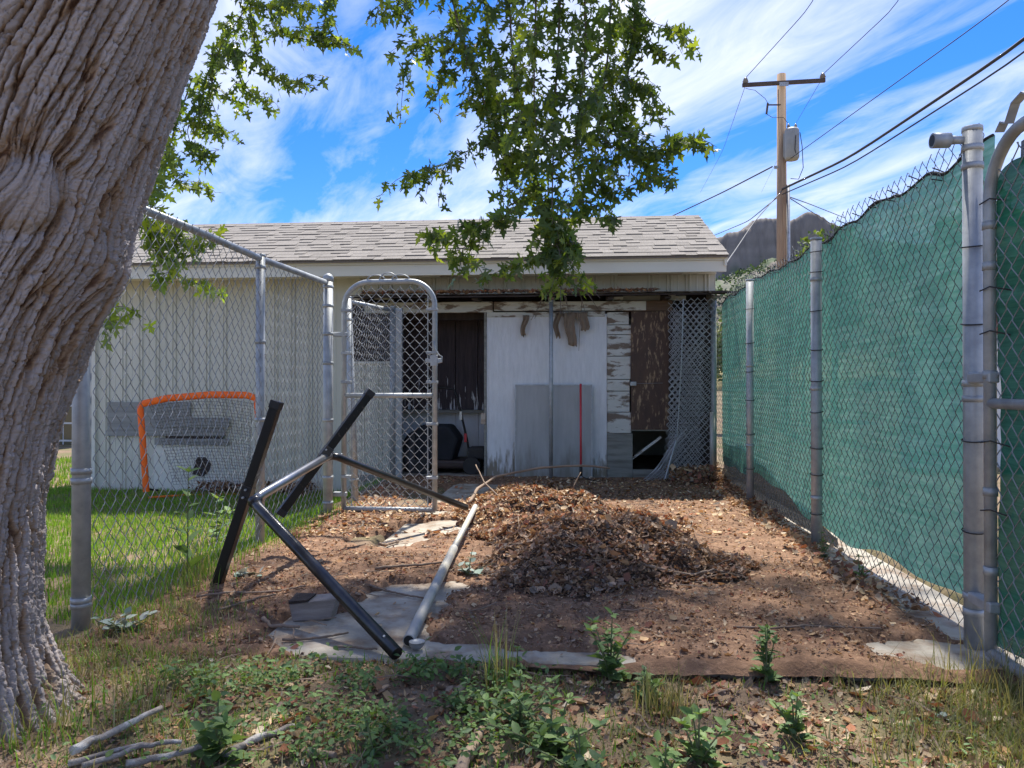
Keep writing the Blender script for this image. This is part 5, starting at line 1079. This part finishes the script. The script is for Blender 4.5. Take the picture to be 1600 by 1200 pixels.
def conifer(x, y, z, h, r, lab, grp, n_=260, col_=CG, name='conifer_tree', cat='tree'):
    rs_ = np.random.default_rng(int(abs(x*31+y*17))); root = empty(name, (x, y, z)); tag(root, lab, cat, grp)
    G().tube([(0, 0, -.3), (0, 0, h*.95)], [h*.03, h*.004], 7).build('trunk', limbm, root)
    t_ = rs_.random(n_)**.8; a = rs_.uniform(0, 6.283, n_); rr_ = r*(1-t_)*rs_.uniform(.35, 1.1, n_)+.03*r; p = np.stack([rr_*np.cos(a), rr_*np.sin(a), h*(.08+.92*t_)], 1)
    fw = np.stack([np.cos(a), np.sin(a), rs_.uniform(-.6, .2, n_)], 1); nr_ = rs_.normal(0, .5, (n_, 3)); nr_[:, 2] += 1
    V, F, c_ = scatter(LV2, LF2, p, basis(nr_, fw), (r*.42*(1.15-t_)*rs_.uniform(.7, 1.3, n_))[:, None], col_[rs_.integers(0, len(col_), n_)]*rs_.uniform(.7, 1.3, (n_, 1)))
    tag(link('crown', mesh('crown', V, F, weedleaf, False, c_), root), kind='stuff')
def hillz(x, y): 
    i = int(np.clip(np.searchsorted(xs, x), 0, len(xs)-1)); j = int(np.clip(np.searchsorted(ys, y), 0, len(ys)-1)); return float(H_[j, i])-3.5
k = 0
cl_ = [('tallest dark conifer on the hillside left of the utility pole', 97, 400, 13), ('narrow conifer on the slope just right of the shed roof corner', 88, 392, 9), ('conifer low on the slope above the fence beside the shed corner', 92, 372, 8), ('small conifer between the tallest one and the pole', 108, 395, 9), ('conifer in the hollow directly left of the utility pole', 118, 410, 10), ('lone small tree on the pale grass slope above the shed corner', 86, 366, 5)]
for lab, x, y, h in cl_: conifer(x, y, hillz(x, y), h, h*.26, lab, 'conifers on the hillside')
# scrub on the far slope reads as one mass
x, y = uni(900, 60, 230, 380, 585); zz_ = np.array([hillz(a, b) for a, b in zip(x, y)]); kx = fbm(x*.03, y*.02, 98) > .45; p = np.stack([x, y, zz_+1.0], 1)[kx]; m_ = len(p)
pp_ = np.repeat(p, 9, 0)+rng.normal(0, 1.3, (m_*9, 3)); nr_ = rng.normal(0, 1, (m_*9, 3)); V, F, c_ = scatter(LV2, LF2, pp_, basis(nr_, rng.normal(0, 1, (m_*9, 3))), rng.uniform(.8, 2.2, m_*9)[:, None], CG[rng.integers(0, 3, m_*9)]*1.2)
tag(link('hillside_scrub', mesh('hillside_scrub', V, F, weedleaf, False, c_)), 'dark scrub scattered over the mesa slope', 'scrub', kind='stuff')
YG = np.array([(.12, .19, .04), (.17, .24, .05), (.09, .14, .035)])
def bush(x, y, h, r, lab, n_=1400):
    n_ *= 4
    rs_ = np.random.default_rng(int(abs(x*31+y*17))); root = empty('leafy_tree', (x, y, -.2)); tag(root, lab, 'tree', 'trees behind the green fence')
    G().tube([(0, 0, 0), (.05*r, 0, h*.8)], [r*.08, r*.03], 8).build('trunk', limbm, root)
    cen = rs_.normal(0, 1, (14, 3)); cen /= np.linalg.norm(cen, axis=1, keepdims=True); cen = cen*rs_.uniform(.15, .6, (14, 1))*np.array((r, r, h*.36))+np.array((0, 0, h*.62))
    i = rs_.integers(0, 14, n_); d_ = np.clip(rs_.normal(0, .9, (n_, 3)), -1.5, 1.5); p = cen[i]+d_*np.array((r*.17, r*.17, h*.085)); p[:, 2] = np.minimum(p[:, 2], h*1.0)
    V, F, c_ = scatter(LV2, LF2, p, basis(rs_.normal(0, 1, (n_, 3))+np.array((0, 0, .5)), rs_.normal(0, 1, (n_, 3))), (rs_.uniform(.14, .26, n_)*(r/2.0)**.6)[:, None], YG[rs_.integers(0, 3, n_)]*rs_.uniform(.7, 1.2, (n_, 1)))
    tag(link('crown', mesh('crown', V, F, weedleaf, False, c_), root), kind='stuff')
bush(10.5, 31, 8.9, 1.9, 'sunlit yellow-green tree top above the green fence right of the pole'); bush(8.0, 26.7, 5.9, .8, 'small green tree top at the fence line by the foot of the pole', 500)
bush(4.2, 20.5, 3.6, .6, 'low shrub showing between the shed corner and the fence', 400); bush(8.4, 15.4, 5.6, 1.6, 'leafy tree behind the right gate post', 1500)
# red outbuilding and white fence behind the right gate, pale house at the far left
rb = empty('red_outbuilding', (9.2, 13.5, -.2)); tag(rb, 'red outbuilding with white trim seen through the gap by the right gate', 'outbuilding')
redpaint = mat('red_barn_paint', (.40, .045, .035), (.33, .04, .03), 3, .7, stretch=(3, 3, .5)); whitep = mat('white_paint', (.78, .78, .77), (.70, .70, .69), 3, .6)
G().box((-2.6, -1.5, 0), (2.6, 1.5, 3.2)).build('wall', redpaint, rb); G().box((-2.75, -1.65, 3.2), (2.75, 1.65, 3.36)).build('roof_edge', whitep, rb); G().prism([(-1.65, 3.36), (1.65, 3.36), (0, 4.0)], 0, -2.75, 2.75).build('roof', shingled, rb)
G().box((-2.62, -1.52, 2.55), (2.62, 1.52, 2.75)).build('trim_band', whitep, rb)
wf = empty('white_fence', (5.2, 10.2, -.2)); tag(wf, 'white fence panel seen in the gap beside the right gate post', 'fence')
for i in range(14): G().box((i*.16-.9, -.012, .05), (i*.16-.75, .012, 1.9)).build('picket', whitep, wf)
G().box((-.95, .013, .4), (1.35, .04, .48)).box((-.95, .013, 1.4), (1.35, .04, 1.48)).build('fence_rail', whitep, wf)
hs = empty('white_house', (-11.5, 15, -.9)); tag(hs, 'white neighbouring house with small-paned window, glimpsed between trunk and post', 'house')
G().box((-4, 0, 0), (1.5, 5, 3.2)).build('wall', whitep, hs); G().prism([(-.4, 3.2), (5.4, 3.2), (2.5, 4.2)], 0, -4.3, 1.8).build('roof', shingled, hs)
wn_ = G().box((.45, -.06, .35), (1.30, -.001, 2.0)).build('window', whitep, hs); glass = mat('window_glass', (.10, .10, .07), (.16, .13, .07), 1, .1, spec=.6)
for i in range(3):
    for j in range(4): G().box((.53+i*.245, -.075, .45+j*.37), (.74+i*.245, -.061, .78+j*.37)).build('pane', glass, wn_)
for i in range(16): G().box((-4.01, -.03, i*.2+.004), (.44, -.001, i*.2+.19)).build('weatherboard', whitep, hs); 
for i in range(16): G().box((1.31, -.03, i*.2+.004), (1.51, -.001, i*.2+.19)).build('weatherboard', whitep, hs)
